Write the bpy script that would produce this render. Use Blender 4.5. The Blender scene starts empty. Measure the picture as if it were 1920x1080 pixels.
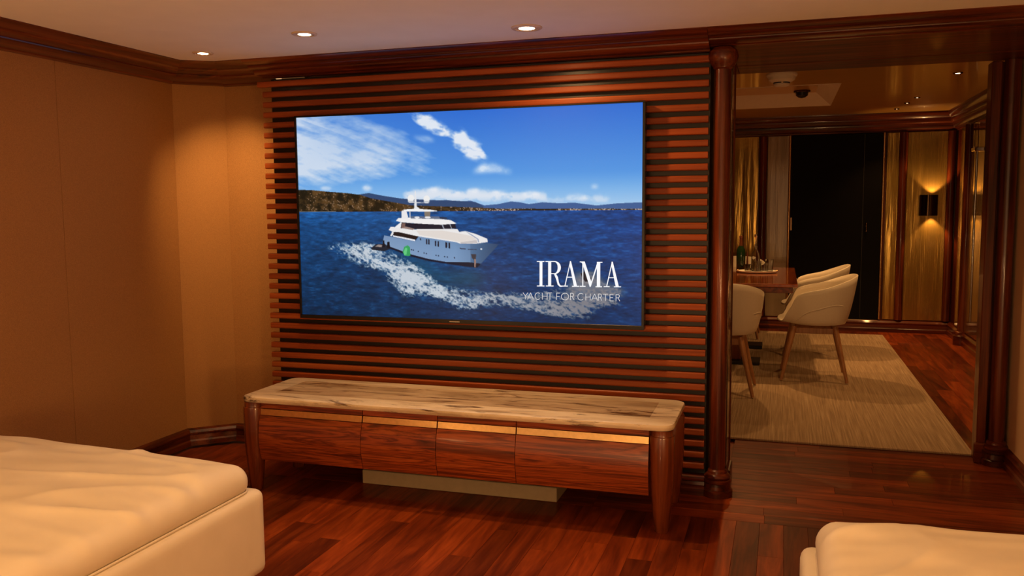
import bpy, bmesh, math, random
import numpy as np
from mathutils import Vector, Matrix, noise

random.seed(7)
rng = np.random.default_rng(11)
scene = bpy.context.scene
COL = scene.collection

# ------------------------------------------------------------------ camera, world, light, exposure
CAM_H = 1.38
cam_d = bpy.data.cameras.new('camera')
cam = bpy.data.objects.new('camera', cam_d)
COL.objects.link(cam)
cam_d.sensor_width = 36.0
cam_d.lens = 1597.26 / 1920 * 36.0
cam_d.clip_start = 0.05
r_ = Vector((0.95342, 0.30155, -0.00801)); u_ = Vector((-0.02091, 0.09258, 0.99549)); f_ = Vector((-0.30093, 0.94895, -0.09457))
cam.matrix_world = Matrix(((r_.x, u_.x, -f_.x, 0), (r_.y, u_.y, -f_.y, 0), (r_.z, u_.z, -f_.z, CAM_H), (0, 0, 0, 1)))
scene.camera = cam

world = bpy.data.worlds.new('world')
scene.world = world
world.use_nodes = True
bg = world.node_tree.nodes['Background']
bg.inputs[0].default_value = (1.0, 0.55, 0.25, 1)
bg.inputs[1].default_value = 0.92

scene.view_settings.view_transform = 'Standard'
scene.view_settings.look = 'None'
scene.view_settings.gamma = 1.0
scene.view_settings.use_curve_mapping = False
scene.view_settings.exposure = 0.0

WARM = (1.0, 0.56, 0.22)
WARM_D = (1.0, 0.50, 0.16)


def spot(name, loc, target, watts, size_deg, blend=0.5, radius=0.03, color=WARM):
    d = bpy.data.lights.new(name, 'SPOT')
    d.energy = watts; d.color = color
    d.spot_size = math.radians(size_deg); d.spot_blend = blend
    d.shadow_soft_size = radius
    o = bpy.data.objects.new(name, d)
    COL.objects.link(o)
    o.location = loc
    o.rotation_euler = (Vector(target) - Vector(loc)).to_track_quat('-Z', 'Y').to_euler()
    return o


Z_SAL = 2.155          # saloon ceiling
Z_DIN = 2.33           # dining ceiling
TRAY_EDGE = 1.45       # far edge of the raised ceiling tray behind the camera's view
# lamps in the raised tray of the saloon ceiling (its far edge cuts their light off in front of the console)
for x_ in (-2.5, -1.25, 0.0, 0.85):
    spot('saloon_tray_lamp', (x_, 1.27, 2.375), (x_, 1.75, 0), 36 if x_ < .5 else 14, 125, 0.5, 0.012)
# lamps of the saloon row in view
DOWN = [(-2.76, 3.66), (-2.043, 3.42), (-1.075, 3.63)]
for (x_, y_), w_, tg_, sz_ in zip(DOWN, (54, 36, 60), ((-3.06, 4.285, 1.36), (-2.0, 3.65, 0), (-0.80, 3.80, 0)), (64, 96, 156)):
    spot('saloon_downlight_lamp', (x_, y_, 2.140), tg_, w_, sz_, 1.0, 0.03)
# added fill lamps out of view, to brighten ceiling, slats and side walls
def lamp(loc, watts, radius=0.12):
    d = bpy.data.lights.new('fill_lamp', 'POINT'); d.energy = watts; d.color = WARM; d.shadow_soft_size = radius
    o = bpy.data.objects.new('fill_lamp', d); COL.objects.link(o); o.location = loc
lamp((0.75, 0.50, 0.66), 46); lamp((-2.65, 0.35, 0.66), 10); lamp((-1.0, -1.2, 0.66), 30)
# dining room lamps
DSPOT = [(1.20, 7.03), (1.13, 8.50), (1.10, 8.92), (1.07, 9.43)]
for (x_, y_), w_ in zip(DSPOT, (36, 22, 22, 22)):
    spot('dining_downlight_lamp', (x_, y_, Z_DIN - .015), (x_, y_, 0), w_, 100, 0.6, 0.02, WARM_D)
spot('dining_tray_lamp', (-.25, 8.05, 2.40), (-.1, 7.6, 0), 75, 130, 0.5, 0.03, WARM_D)
spot('dining_tray_lamp', (-.75, 7.4, 2.40), (-.6, 7.2, 0), 38, 130, 0.5, 0.03, WARM_D)

spot('dining_entry_lamp', (0.55, 5.55, Z_DIN - .015), (0.45, 6.1, 0), 32, 105, 0.3, 0.02, WARM_D)

# ------------------------------------------------------------------ node helpers / materials
def new_mat(name):
    m = bpy.data.materials.new(name)
    m.use_nodes = True
    nt = m.node_tree
    b = nt.nodes['Principled BSDF']
    return m, nt, b


def node(nt, kind, **kw):
    n = nt.nodes.new(kind)
    for k, v in kw.items():
        if k.startswith('i_'):
            n.inputs[k[2:].replace('_', ' ')].default_value = v
        else:
            setattr(n, k, v)
    return n


def ramp(nt, stops):
    n = nt.nodes.new('ShaderNodeValToRGB')
    el = n.color_ramp.elements
    while len(el) < len(stops):
        el.new(0.5)
    for e, (p, c) in zip(el, stops):
        e.position = p; e.color = (*c, 1) if len(c) == 3 else c
    return n


def plain(name, col, rough=0.5, metal=0.0, coat=0.0, emis=None, emis_s=0.0, trans=0.0, ior=1.45, noise_amt=0.0, noise_scale=30.0, spec=0.5):
    m, nt, b = new_mat(name)
    b.inputs['Base Color'].default_value = (*col, 1)
    b.inputs['Roughness'].default_value = rough
    b.inputs['Metallic'].default_value = metal
    b.inputs['Coat Weight'].default_value = coat
    b.inputs['Coat Roughness'].default_value = 0.06
    b.inputs['IOR'].default_value = ior
    b.inputs['Specular IOR Level'].default_value = spec
    b.inputs['Transmission Weight'].default_value = trans
    if emis:
        b.inputs['Emission Color'].default_value = (*emis, 1)
        b.inputs['Emission Strength'].default_value = emis_s
    if noise_amt > 0:
        tc = node(nt, 'ShaderNodeTexCoord')
        nz = node(nt, 'ShaderNodeTexNoise'); nz.inputs['Scale'].default_value = noise_scale; nz.inputs['Detail'].default_value = 4
        nt.links.new(tc.outputs['Object'], nz.inputs['Vector'])
        a = tuple(max(0, c * (1 - noise_amt)) for c in col); c2 = tuple(min(1, c * (1 + noise_amt)) for c in col)
        rp = ramp(nt, [(0.3, a), (0.7, c2)])
        nt.links.new(nz.outputs['Fac'], rp.inputs['Fac'])
        nt.links.new(rp.outputs['Color'], b.inputs['Base Color'])
    return m


def wood(name, axis, stops, across=16.0, along=0.9, rough=0.22, coat=0.6, distort=0.9, vary=0.35, fine=0.25, coat_rough=0.05, spec=0.5):
    """polished wood, grain running along `axis`; every object gets its own figure and tone"""
    m, nt, b = new_mat(name)
    L = nt.links.new
    tc = node(nt, 'ShaderNodeTexCoord'); oi = node(nt, 'ShaderNodeObjectInfo')
    mul = node(nt, 'ShaderNodeVectorMath', operation='MULTIPLY_ADD')
    cmb = node(nt, 'ShaderNodeCombineXYZ')
    for i in range(3):
        L(oi.outputs['Random'], cmb.inputs[i])
    L(cmb.outputs[0], mul.inputs[0]); mul.inputs[1].default_value = (37.3, 51.7, 23.1)
    L(tc.outputs['Object'], mul.inputs[2])
    sc = [across] * 3; sc['xyz'.index(axis)] = along
    mp = node(nt, 'ShaderNodeMapping'); mp.inputs['Scale'].default_value = sc
    L(mul.outputs[0], mp.inputs['Vector'])
    n1 = node(nt, 'ShaderNodeTexNoise'); n1.inputs['Scale'].default_value = 1.0; n1.inputs['Detail'].default_value = 5
    n1.inputs['Roughness'].default_value = 0.55; n1.inputs['Distortion'].default_value = distort
    L(mp.outputs[0], n1.inputs['Vector'])
    sc2 = [across * 9] * 3; sc2['xyz'.index(axis)] = along * 4
    mp2 = node(nt, 'ShaderNodeMapping'); mp2.inputs['Scale'].default_value = sc2
    L(mul.outputs[0], mp2.inputs['Vector'])
    n2 = node(nt, 'ShaderNodeTexNoise'); n2.inputs['Scale'].default_value = 1.0; n2.inputs['Detail'].default_value = 3
    L(mp2.outputs[0], n2.inputs['Vector'])
    mix = node(nt, 'ShaderNodeMath', operation='MULTIPLY_ADD'); mix.inputs[1].default_value = fine
    L(n2.outputs['Fac'], mix.inputs[0]); L(n1.outputs['Fac'], mix.inputs[2])
    sub = node(nt, 'ShaderNodeMath', operation='SUBTRACT'); sub.inputs[1].default_value = fine * 0.5
    L(mix.outputs[0], sub.inputs[0])
    rp = ramp(nt, stops)
    L(sub.outputs[0], rp.inputs['Fac'])
    hs = node(nt, 'ShaderNodeHueSaturation')
    mr = node(nt, 'ShaderNodeMapRange'); mr.inputs['To Min'].default_value = 1 - vary; mr.inputs['To Max'].default_value = 1 + vary
    L(oi.outputs['Random'], mr.inputs['Value']); L(mr.outputs[0], hs.inputs['Value'])
    L(rp.outputs['Color'], hs.inputs['Color']); L(hs.outputs['Color'], b.inputs['Base Color'])
    b.inputs['Roughness'].default_value = rough
    b.inputs['Coat Weight'].default_value = coat
    b.inputs['Coat Roughness'].default_value = coat_rough
    b.inputs['Specular IOR Level'].default_value = spec
    return m


MAHOG = [(0.30, (0.028, 0.0045, 0.0018)), (0.5, (0.105, 0.019, 0.005)), (0.72, (0.21, 0.045, 0.011))]
SLATW = [(0.28, (0.17, 0.031, 0.006)), (0.5, (0.27, 0.055, 0.011)), (0.75, (0.38, 0.096, 0.022))]
LEGW = [(0.3, (0.11, 0.023, 0.006)), (0.5, (0.20, 0.045, 0.011)), (0.75, (0.29, 0.072, 0.018))]
ROSEW = [(0.30, (0.035, 0.007, 0.003)), (0.40, (0.20, 0.038, 0.008)), (0.47, (0.46, 0.098, 0.020)), (0.53, (0.16, 0.028, 0.006)), (0.61, (0.50, 0.120, 0.026)), (0.72, (0.24, 0.046, 0.009))]
FLOORW = [(0.28, (0.075, 0.0115, 0.0026)), (0.48, (0.150, 0.025, 0.0045)), (0.72, (0.26, 0.050, 0.009))]
M = {}
for ax in 'xyz':
    M['mahog_' + ax] = wood('polished_mahogany_' + ax, ax, MAHOG, 22, 1.1, 0.30, 0.32, vary=0.15, coat_rough=0.07, spec=0.3)
    M['leg_' + ax] = wood('polished_rosewood_post_' + ax, ax, LEGW, 26, 0.7, 0.25, 0.7, vary=0.05)
    M['floor_' + ax] = wood('lacquered_floor_plank_' + ax, ax, FLOORW, 11, 1.2, 0.45, 0.22, distort=1.8, vary=0.50, coat_rough=0.025, spec=0.08)
M['slat'] = wood('oiled_slat_wood', 'x', SLATW, 26, 0.7, 0.42, 0.05, vary=0.16, coat_rough=0.25, spec=0.22)
M['soffit'] = wood('satin_soffit_wood', 'x', MAHOG, 22, 1.1, 0.42, 0.06, vary=0.1, spec=0.25)
M['rose'] = wood('figured_rosewood', 'x', ROSEW, 17, 0.8, 0.28, 0.35, distort=2.0, fine=0.12, vary=0.08, coat_rough=0.10)
M['tablewood'] = wood('lacquered_table_wood', 'y', SLATW, 14, 0.9, 0.16, 0.8, vary=0.02)
M['chairleg'] = wood('oak_leg', 'z', [(0.3, (0.30, 0.13, 0.05)), (0.7, (0.50, 0.25, 0.11))], 30, 2, 0.4, 0.2, vary=0.05)
M['dark'] = plain('black_lacquer_backing', (0.010, 0.007, 0.006), 0.35)
M['tvblack'] = plain('black_television_plastic', (0.008, 0.008, 0.009), 0.25)
M['ceiling'] = plain('matt_ceiling_paint', (0.94, 0.94, 0.86), 0.75, noise_amt=0.02, noise_scale=6)
M['brass'] = plain('brushed_brass', (0.72, 0.46, 0.20), 0.28, metal=1.0, noise_amt=0.08, noise_scale=60)
M['chrome'] = plain('polished_steel', (0.75, 0.72, 0.68), 0.15, metal=1.0)
M['bronze'] = plain('dark_bronze', (0.09, 0.05, 0.025), 0.16, metal=1.0)
M['white'] = plain('off_white_plastic', (0.88, 0.84, 0.76), 0.4, noise_amt=0.02)
M['traywhite'] = plain('white_cove_paint', (0.80, 0.76, 0.68), 0.6, noise_amt=0.02)
M['shell'] = plain('cream_chair_shell', (0.78, 0.71, 0.60), 0.42, noise_amt=0.02, noise_scale=80)
M['plinth'] = plain('beige_plinth_paint', (0.50, 0.42, 0.27), 0.6, noise_amt=0.06)
M['black'] = plain('black_metal', (0.012, 0.011, 0.011), 0.4)
M['door'] = plain('black_door_lacquer', (0.004, 0.004, 0.004), 0.6, spec=0.15)
M['glass'] = plain('clear_glass', (0.95, 0.97, 0.96), 0.02, trans=1.0)
M['green_glass'] = plain('green_bottle_glass', (0.008, 0.030, 0.010), 0.08, coat=0.5)
M['foil'] = plain('bottle_foil', (0.16, 0.05, 0.025), 0.35, metal=0.4)
M['lamp'] = plain('lamp_face', (1, .9, .8), 0.4, emis=(1.0, 0.80, 0.55), emis_s=9.0)
M['lamp_small'] = plain('small_lamp_face', (1, .9, .8), 0.4, emis=(1.0, 0.74, 0.48), emis_s=5.0)
M['trim_ring'] = plain('downlight_ring_paint', (0.72, 0.60, 0.46), 0.35)
M['letter'] = plain('white_screen_letters', (0, 0, 0), 0.5, emis=(0.93, 0.94, 0.97), emis_s=1.0)
M['letter2'] = plain('grey_screen_letters', (0, 0, 0), 0.5, emis=(0.62, 0.61, 0.62), emis_s=1.0)
M['olive'] = plain('lacquered_olive_ceiling', (0.62, 0.37, 0.085), 0.28, coat=0.3, noise_amt=0.03, noise_scale=3)


def fabric(name, col, scale=420):
    m, nt, b = new_mat(name)
    L = nt.links.new
    tc = node(nt, 'ShaderNodeTexCoord')
    n = node(nt, 'ShaderNodeTexNoise'); n.inputs['Scale'].default_value = scale; n.inputs['Detail'].default_value = 2
    L(tc.outputs['Object'], n.inputs['Vector'])
    rp = ramp(nt, [(0.3, tuple(c * .80 for c in col)), (0.7, tuple(min(1, c * 1.18) for c in col))])
    L(n.outputs['Fac'], rp.inputs['Fac']); L(rp.outputs['Color'], b.inputs['Base Color'])
    bp = node(nt, 'ShaderNodeBump'); bp.inputs['Strength'].default_value = 0.25; bp.inputs['Distance'].default_value = 0.002
    L(n.outputs['Fac'], bp.inputs['Height']); L(bp.outputs[0], b.inputs['Normal'])
    b.inputs['Roughness'].default_value = 0.8
    b.inputs['Specular IOR Level'].default_value = 0.2
    return m


M['wallfab'] = fabric('woven_wall_fabric', (0.42, 0.215, 0.076))
M['wallpaint'] = fabric('pale_wall_fabric', (0.74, 0.50, 0.30))


def leather():
    m, nt, b = new_mat('cream_leather')
    L = nt.links.new
    tc = node(nt, 'ShaderNodeTexCoord')
    n = node(nt, 'ShaderNodeTexNoise'); n.inputs['Scale'].default_value = 5; n.inputs['Detail'].default_value = 3
    L(tc.outputs['Object'], n.inputs['Vector'])
    rp = ramp(nt, [(0.3, (0.78, 0.69, 0.54)), (0.7, (0.85, 0.76, 0.61))])
    L(n.outputs['Fac'], rp.inputs['Fac']); L(rp.outputs['Color'], b.inputs['Base Color'])
    n2 = node(nt, 'ShaderNodeTexNoise'); n2.inputs['Scale'].default_value = 260; n2.inputs['Detail'].default_value = 2
    L(tc.outputs['Object'], n2.inputs['Vector'])
    bp = node(nt, 'ShaderNodeBump'); bp.inputs['Strength'].default_value = 0.12; bp.inputs['Distance'].default_value = 0.001
    L(n2.outputs['Fac'], bp.inputs['Height']); L(bp.outputs[0], b.inputs['Normal'])
    b.inputs['Roughness'].default_value = 0.5
    b.inputs['Specular IOR Level'].default_value = 0.35
    return m


M['leather'] = leather()


def marble(name, veins):
    m, nt, b = new_mat(name)
    L = nt.links.new
    tc = node(nt, 'ShaderNodeTexCoord')
    mp = node(nt, 'ShaderNodeMapping'); mp.inputs['Scale'].default_value = (1.5, 6.5, 6.5); mp.inputs['Rotation'].default_value = (0, 0, 0.05)
    L(tc.outputs['Object'], mp.inputs['Vector'])
    n = node(nt, 'ShaderNodeTexNoise'); n.inputs['Scale'].default_value = 1.6; n.inputs['Detail'].default_value = 8; n.inputs['Roughness'].default_value = 0.62; n.inputs['Distortion'].default_value = 1.1
    L(mp.outputs[0], n.inputs['Vector'])
    base = ramp(nt, [(0.30, (0.50, 0.38, 0.24)), (0.5, (0.80, 0.68, 0.48)), (0.7, (0.90, 0.80, 0.62))] if not veins else [(0.30, (0.27, 0.185, 0.105)), (0.5, (0.52, 0.40, 0.25)), (0.7, (0.68, 0.55, 0.37))])
    L(n.outputs['Fac'], base.inputs['Fac'])
    mp2 = node(nt, 'ShaderNodeMapping'); mp2.inputs['Scale'].default_value = (1.0, 5.0, 5.0); mp2.inputs['Location'].default_value = (3.1, 1.7, 0)
    L(tc.outputs['Object'], mp2.inputs['Vector'])
    n2 = node(nt, 'ShaderNodeTexNoise'); n2.inputs['Scale'].default_value = 2.0; n2.inputs['Detail'].default_value = 7; n2.inputs['Roughness'].default_value = 0.68; n2.inputs['Distortion'].default_value = 2.0
    L(mp2.outputs[0], n2.inputs['Vector'])
    v = ramp(nt, [(0.0, (0, 0, 0)), (0.565 - veins * .35, (0.0, 0.0, 0.0)), (0.65 - veins * .35, (1, 1, 1))])
    L(n2.outputs['Fac'], v.inputs['Fac'])
    mx = node(nt, 'ShaderNodeMix', data_type='RGBA')
    L(v.outputs['Color'], mx.inputs[0]); L(base.outputs['Color'], mx.inputs[6]); mx.inputs[7].default_value = (0.10, 0.052, 0.022, 1)
    L(mx.outputs[2], b.inputs['Base Color'])
    b.inputs['Roughness'].default_value = 0.3
    b.inputs['Coat Weight'].default_value = 0.25; b.inputs['Coat Roughness'].default_value = 0.1
    return m


M['marble'] = marble('cream_marble', 0.0)
M['marble_dark'] = marble('brown_veined_marble', 0.12)


def gold_panel(name, col, metal=0.55, rough=0.2):
    m, nt, b = new_mat(name)
    L = nt.links.new
    tc = node(nt, 'ShaderNodeTexCoord')
    mp = node(nt, 'ShaderNodeMapping'); mp.inputs['Scale'].default_value = (9, 9, 0.6)
    L(tc.outputs['Object'], mp.inputs['Vector'])
    n = node(nt, 'ShaderNodeTexNoise'); n.inputs['Scale'].default_value = 1.0; n.inputs['Detail'].default_value = 4
    L(mp.outputs[0], n.inputs['Vector'])
    rp = ramp(nt, [(0.3, tuple(c * .75 for c in col)), (0.7, tuple(c * 1.2 for c in col))])
    L(n.outputs['Fac'], rp.inputs['Fac']); L(rp.outputs['Color'], b.inputs['Base Color'])
    bp = node(nt, 'ShaderNodeBump'); bp.inputs['Strength'].default_value = 0.6; bp.inputs['Distance'].default_value = 0.02
    L(n.outputs['Fac'], bp.inputs['Height']); L(bp.outputs[0], b.inputs['Normal'])
    b.inputs['Metallic'].default_value = metal; b.inputs['Roughness'].default_value = rough
    b.inputs['Coat Weight'].default_value = 0.6; b.inputs['Coat Roughness'].default_value = 0.05
    return m


M['gold'] = gold_panel('lacquered_gold_panel', (0.56, 0.36, 0.085), 0.75, 0.2)
M['greige'] = gold_panel('lacquered_greige_panel', (0.34, 0.26, 0.17), 0.2, 0.3)
M['jamb'] = gold_panel('tinted_mirror_panel', (0.30, 0.20, 0.11), 0.8, 0.12)


def rug_mat():
    m, nt, b = new_mat('ribbed_rug_pile')
    L = nt.links.new
    tc = node(nt, 'ShaderNodeTexCoord')
    mp = node(nt, 'ShaderNodeMapping'); mp.inputs['Scale'].default_value = (120, 2.2, 1)
    L(tc.outputs['Object'], mp.inputs['Vector'])
    n = node(nt, 'ShaderNodeTexNoise'); n.inputs['Scale'].default_value = 1; n.inputs['Detail'].default_value = 4
    L(mp.outputs[0], n.inputs['Vector'])
    n3 = node(nt, 'ShaderNodeTexNoise'); n3.inputs['Scale'].default_value = 160; n3.inputs['Detail'].default_value = 2
    L(tc.outputs['Object'], n3.inputs['Vector'])
    ad = node(nt, 'ShaderNodeMath', operation='MULTIPLY_ADD'); ad.inputs[1].default_value = 0.4
    L(n3.outputs['Fac'], ad.inputs[0]); L(n.outputs['Fac'], ad.inputs[2])
    rp = ramp(nt, [(0.45, (0.27, 0.19, 0.125)), (0.70, (0.40, 0.29, 0.19)), (0.95, (0.55, 0.42, 0.29))])
    L(ad.outputs[0], rp.inputs['Fac']); L(rp.outputs['Color'], b.inputs['Base Color'])
    bp = node(nt, 'ShaderNodeBump'); bp.inputs['Strength'].default_value = 0.5; bp.inputs['Distance'].default_value = 0.006
    L(ad.outputs[0], bp.inputs['Height']); L(bp.outputs[0], b.inputs['Normal'])
    b.inputs['Roughness'].default_value = 0.95; b.inputs['Specular IOR Level'].default_value = 0.1
    return m


M['rug'] = rug_mat()

# ------------------------------------------------------------------ mesh helpers
def tag(o, label=None, cat=None, group=None, kind=None):
    if label: o['label'] = label
    if cat: o['category'] = cat
    if group: o['group'] = group
    if kind: o['kind'] = kind
    return o


def thing(name, label, cat, loc=(0, 0, 0), group=None):
    o = bpy.data.objects.new(name, None)
    COL.objects.link(o); o.location = loc; o.empty_display_size = 0.1
    return tag(o, label, cat, group)


def link(name, me, mat, parent=None):
    o = bpy.data.objects.new(name, me)
    COL.objects.link(o)
    if mat is not None and not me.materials:
        me.materials.append(mat)
    if parent is not None:
        o.parent = parent
    return o


def world_loc(p):
    v = Vector((0, 0, 0))
    while p is not None:
        v += p.location; p = p.parent
    return v


def mesh_obj(name, verts, faces, mat, parent=None, smooth=False, local=False, origin=None):
    """verts in world coordinates (unless local); the object's origin is put at `origin` or at its parent's"""
    base = world_loc(parent) if parent is not None else Vector((0, 0, 0))
    org = Vector(origin) if origin is not None else base
    off = Vector((0, 0, 0)) if local else org
    me = bpy.data.meshes.new(name)
    me.from_pydata([tuple(Vector(v) - off) for v in verts], [], faces)
    bm = bmesh.new(); bm.from_mesh(me)
    bmesh.ops.recalc_face_normals(bm, faces=bm.faces)
    bm.to_mesh(me); bm.free()
    if smooth:
        me.polygons.foreach_set('use_smooth', [True] * len(me.polygons))
    o = link(name, me, mat, parent)
    if not local:
        o.location = org - base
    return o


def box_data(x0, x1, y0, y1, z0, z1, bevel=0.0, seg=2):
    bm = bmesh.new()
    vs = [bm.verts.new(c) for c in ((x0, y0, z0), (x1, y0, z0), (x1, y1, z0), (x0, y1, z0), (x0, y0, z1), (x1, y0, z1), (x1, y1, z1), (x0, y1, z1))]
    for f in ((0, 3, 2, 1), (4, 5, 6, 7), (0, 1, 5, 4), (1, 2, 6, 5), (2, 3, 7, 6), (3, 0, 4, 7)):
        bm.faces.new([vs[i] for i in f])
    if bevel > 0:
        bmesh.ops.bevel(bm, geom=bm.edges[:], offset=bevel, segments=seg, profile=0.5, affect='EDGES')
    bm.verts.index_update()
    v = [tuple(q.co) for q in bm.verts]; f = [[q.index for q in fc.verts] for fc in bm.faces]
    bm.free()
    return v, f


def box(name, x0, x1, y0, y1, z0, z1, mat, parent=None, bevel=0.0, seg=2, centred=False, smooth=False):
    v, f = box_data(x0, x1, y0, y1, z0, z1, bevel, seg)
    org = ((x0 + x1) / 2, (y0 + y1) / 2, z0) if (centred or parent is None) else None
    return mesh_obj(name, v, f, mat, parent, smooth, origin=org)


def lathe_data(prof, c=(0, 0, 0), seg=32, a0=0.0, a1=2 * math.pi, sx=1.0, sy=1.0):
    full = abs(a1 - a0 - 2 * math.pi) < 1e-6
    n = seg if full else seg + 1
    v, f = [], []
    for (r, z) in prof:
        for k in range(n):
            a = a0 + (a1 - a0) * k / seg
            v.append((c[0] + r * sx * math.cos(a), c[1] + r * sy * math.sin(a), c[2] + z))
    for i in range(len(prof) - 1):
        for k in range(seg):
            k2 = (k + 1) % n
            f.append([i * n + k, i * n + k2, (i + 1) * n + k2, (i + 1) * n + k])
    if full:
        if prof[0][0] > 1e-4: f.append([k for k in range(n)][::-1])
        if prof[-1][0] > 1e-4: f.append([(len(prof) - 1) * n + k for k in range(n)])
    return v, f


def lathe(name, prof, c, mat, parent=None, seg=32, sx=1.0, sy=1.0, local=False, origin=None):
    v, f = lathe_data(prof, c, seg, sx=sx, sy=sy)
    o = mesh_obj(name, v, f, mat, parent, smooth=True, local=local, origin=(origin or c) if not local else None)
    sharp(o)
    return o


def sharp(o, deg=35):
    me = o.data
    bm = bmesh.new(); bm.from_mesh(me)
    for e in bm.edges:
        if len(e.link_faces) == 2 and e.calc_face_angle() > math.radians(deg):
            e.smooth = False
    for fc in bm.faces: fc.smooth = True
    bm.to_mesh(me); bm.free()


def loft(name, inner, outer, prof, mat, parent=None, caps=True, origin=None):
    """strip between two plan polylines; prof = [(t, z)], t=0 inner line, t=1 outer line"""
    n = len(inner); v, f = [], []
    for (t, z) in prof:
        for a, b_ in zip(inner, outer):
            v.append((a[0] + (b_[0] - a[0]) * t, a[1] + (b_[1] - a[1]) * t, z))
    for i in range(len(prof) - 1):
        for k in range(n - 1):
            f.append([i * n + k, i * n + k + 1, (i + 1) * n + k + 1, (i + 1) * n + k])
    for k in range(n - 1):       # close along the back
        f.append([k, k + 1, (len(prof) - 1) * n + k + 1, (len(prof) - 1) * n + k])
    if caps:
        f.append([i * n for i in range(len(prof))]); f.append([i * n + n - 1 for i in range(len(prof))])
    o = mesh_obj(name, v, f, mat, parent, smooth=True, origin=origin)
    sharp(o, 25)
    return o


def prism(name, poly, z0, z1, mat, parent=None, origin=None):
    n = len(poly)
    v = [(x, y, z0) for x, y in poly] + [(x, y, z1) for x, y in poly]
    f = [list(range(n))[::-1], list(range(n, 2 * n))] + [[k, (k + 1) % n, n + (k + 1) % n, n + k] for k in range(n)]
    return mesh_obj(name, v, f, mat, parent, origin=origin)


def tube(name, p0, p1, r0, r1, mat, parent=None, seg=12, local=False, flat=1.0):
    p0, p1 = Vector(p0), Vector(p1)
    d = (p1 - p0).normalized(); a = d.cross(Vector((0, 1, 0.01))).normalized(); b_ = d.cross(a)
    v = []
    for p, r in ((p0, r0), (p1, r1)):
        for k in range(seg):
            t = 2 * math.pi * k / seg
            v.append(tuple(p + a * r * math.cos(t) + b_ * r * flat * math.sin(t)))
    f = [[k, (k + 1) % seg, seg + (k + 1) % seg, seg + k] for k in range(seg)] + [list(range(seg))[::-1], list(range(seg, 2 * seg))]
    o = mesh_obj(name, v, f, mat, parent, smooth=True, local=local)
    sharp(o, 50)
    return o


def copy_tree(o, parent=None):
    c = o.copy(); COL.objects.link(c)
    if parent is not None:
        c.parent = parent
    for ch in list(o.children):
        copy_tree(ch, c)
    return c

# ------------------------------------------------------------------ SETTING: saloon shell
XL, XR = -3.31, 1.157          # side walls
YF = -2.6                     # open end of the modelled saloon, far behind the camera
Y_SLAT = 4.07
Y_BACK = 4.29

floor = box('floor', -3.5, 1.9, YF, 10.1, -0.09, -0.016, M['floor_y'])
tag(floor, 'glossy reddish wood plank floor', None, kind='structure')
# planks along the room (saloon)
PW = 0.098
Y_BORDER = 3.755
x = -3.30
col_i = 0
while x < XR - .008:
    x1 = min(x + PW, XR - .003)
    y = Y_BORDER - 0.0008
    first = True
    while y > 0.6:
        ln = random.uniform(0.25, 1.1) if first else random.uniform(0.9, 1.5)
        first = False
        y0 = max(y - ln, 0.5)
        v, f = box_data(x + .0003, x1 - .0003, y0 + .0005, y, -0.0155, random.uniform(-.0002, 0), 0.0006, 1)
        mesh_obj('plank', v, f, M['floor_y'], floor, origin=((x + x1) / 2, y0, -0.0155))
        y = y0
    x = x1
# planks across the passage
y = Y_BORDER + .001
while y < 5.30:
    y1 = y + PW
    x = -2.3 if y < 4.0 else -0.24
    xs0 = x
    while x < XR - .008:
        ln = random.uniform(0.3, 0.9) if x == xs0 else random.uniform(0.7, 1.4)
        x1 = min(x + ln, XR - .003)
        if XR - .003 - x1 < 0.2: x1 = XR - .003
        v, f = box_data(x + .0005, x1 - .0003, y + .0003, y1 - .0003, -0.0155, random.uniform(-.0002, 0), 0.0006, 1)
        mesh_obj('plank', v, f, M['floor_x'], floor, origin=(x, (y + y1) / 2, -0.0155))
        x = x1
    y = y1
Y_P2 = y
# dining room planks
x = -1.7
while x < 1.69:
    x1 = min(x + PW * 1.15, 1.70)
    y = Y_P2 + .001
    if x1 <= 0.9 and x > -1.2:      # under the rug: only the far strip shows
        y = 9.45
    while y < 9.93:
        y1 = min(y + random.uniform(0.8, 1.6), 9.935)
        v, f = box_data(x + .0003, x1 - .0003, y, y1 - .0006, -0.0155, random.uniform(-.0002, 0), 0.0006, 1)
        mesh_obj('plank', v, f, M['floor_y'], floor, origin=((x + x1) / 2, y, -0.0155))
        y = y1
    x = x1

# ceiling with a raised tray over the part of the saloon behind the view
def slab_with_hole(name, X0, X1, Y0, Y1, hx0, hx1, hy0, hy1, z0, z1, mat):
    o_ = [(X0, Y0), (X1, Y0), (X1, Y1), (X0, Y1)]; h_ = [(hx0, hy0), (hx1, hy0), (hx1, hy1), (hx0, hy1)]
    v = [(a, b_, z0) for a, b_ in o_] + [(a, b_, z0) for a, b_ in h_] + [(a, b_, z1) for a, b_ in o_] + [(a, b_, z1) for a, b_ in h_]
    f = []
    for k in range(4):
        k2 = (k + 1) % 4
        f += [[k, k2, 4 + k2, 4 + k], [8 + k, 8 + k2, 12 + k2, 12 + k], [k, k2, 8 + k2, 8 + k], [4 + k, 4 + k2, 12 + k2, 12 + k]]
    return mesh_obj(name, v, f, mat, origin=((X0 + X1) / 2, (Y0 + Y1) / 2, z0))


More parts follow.
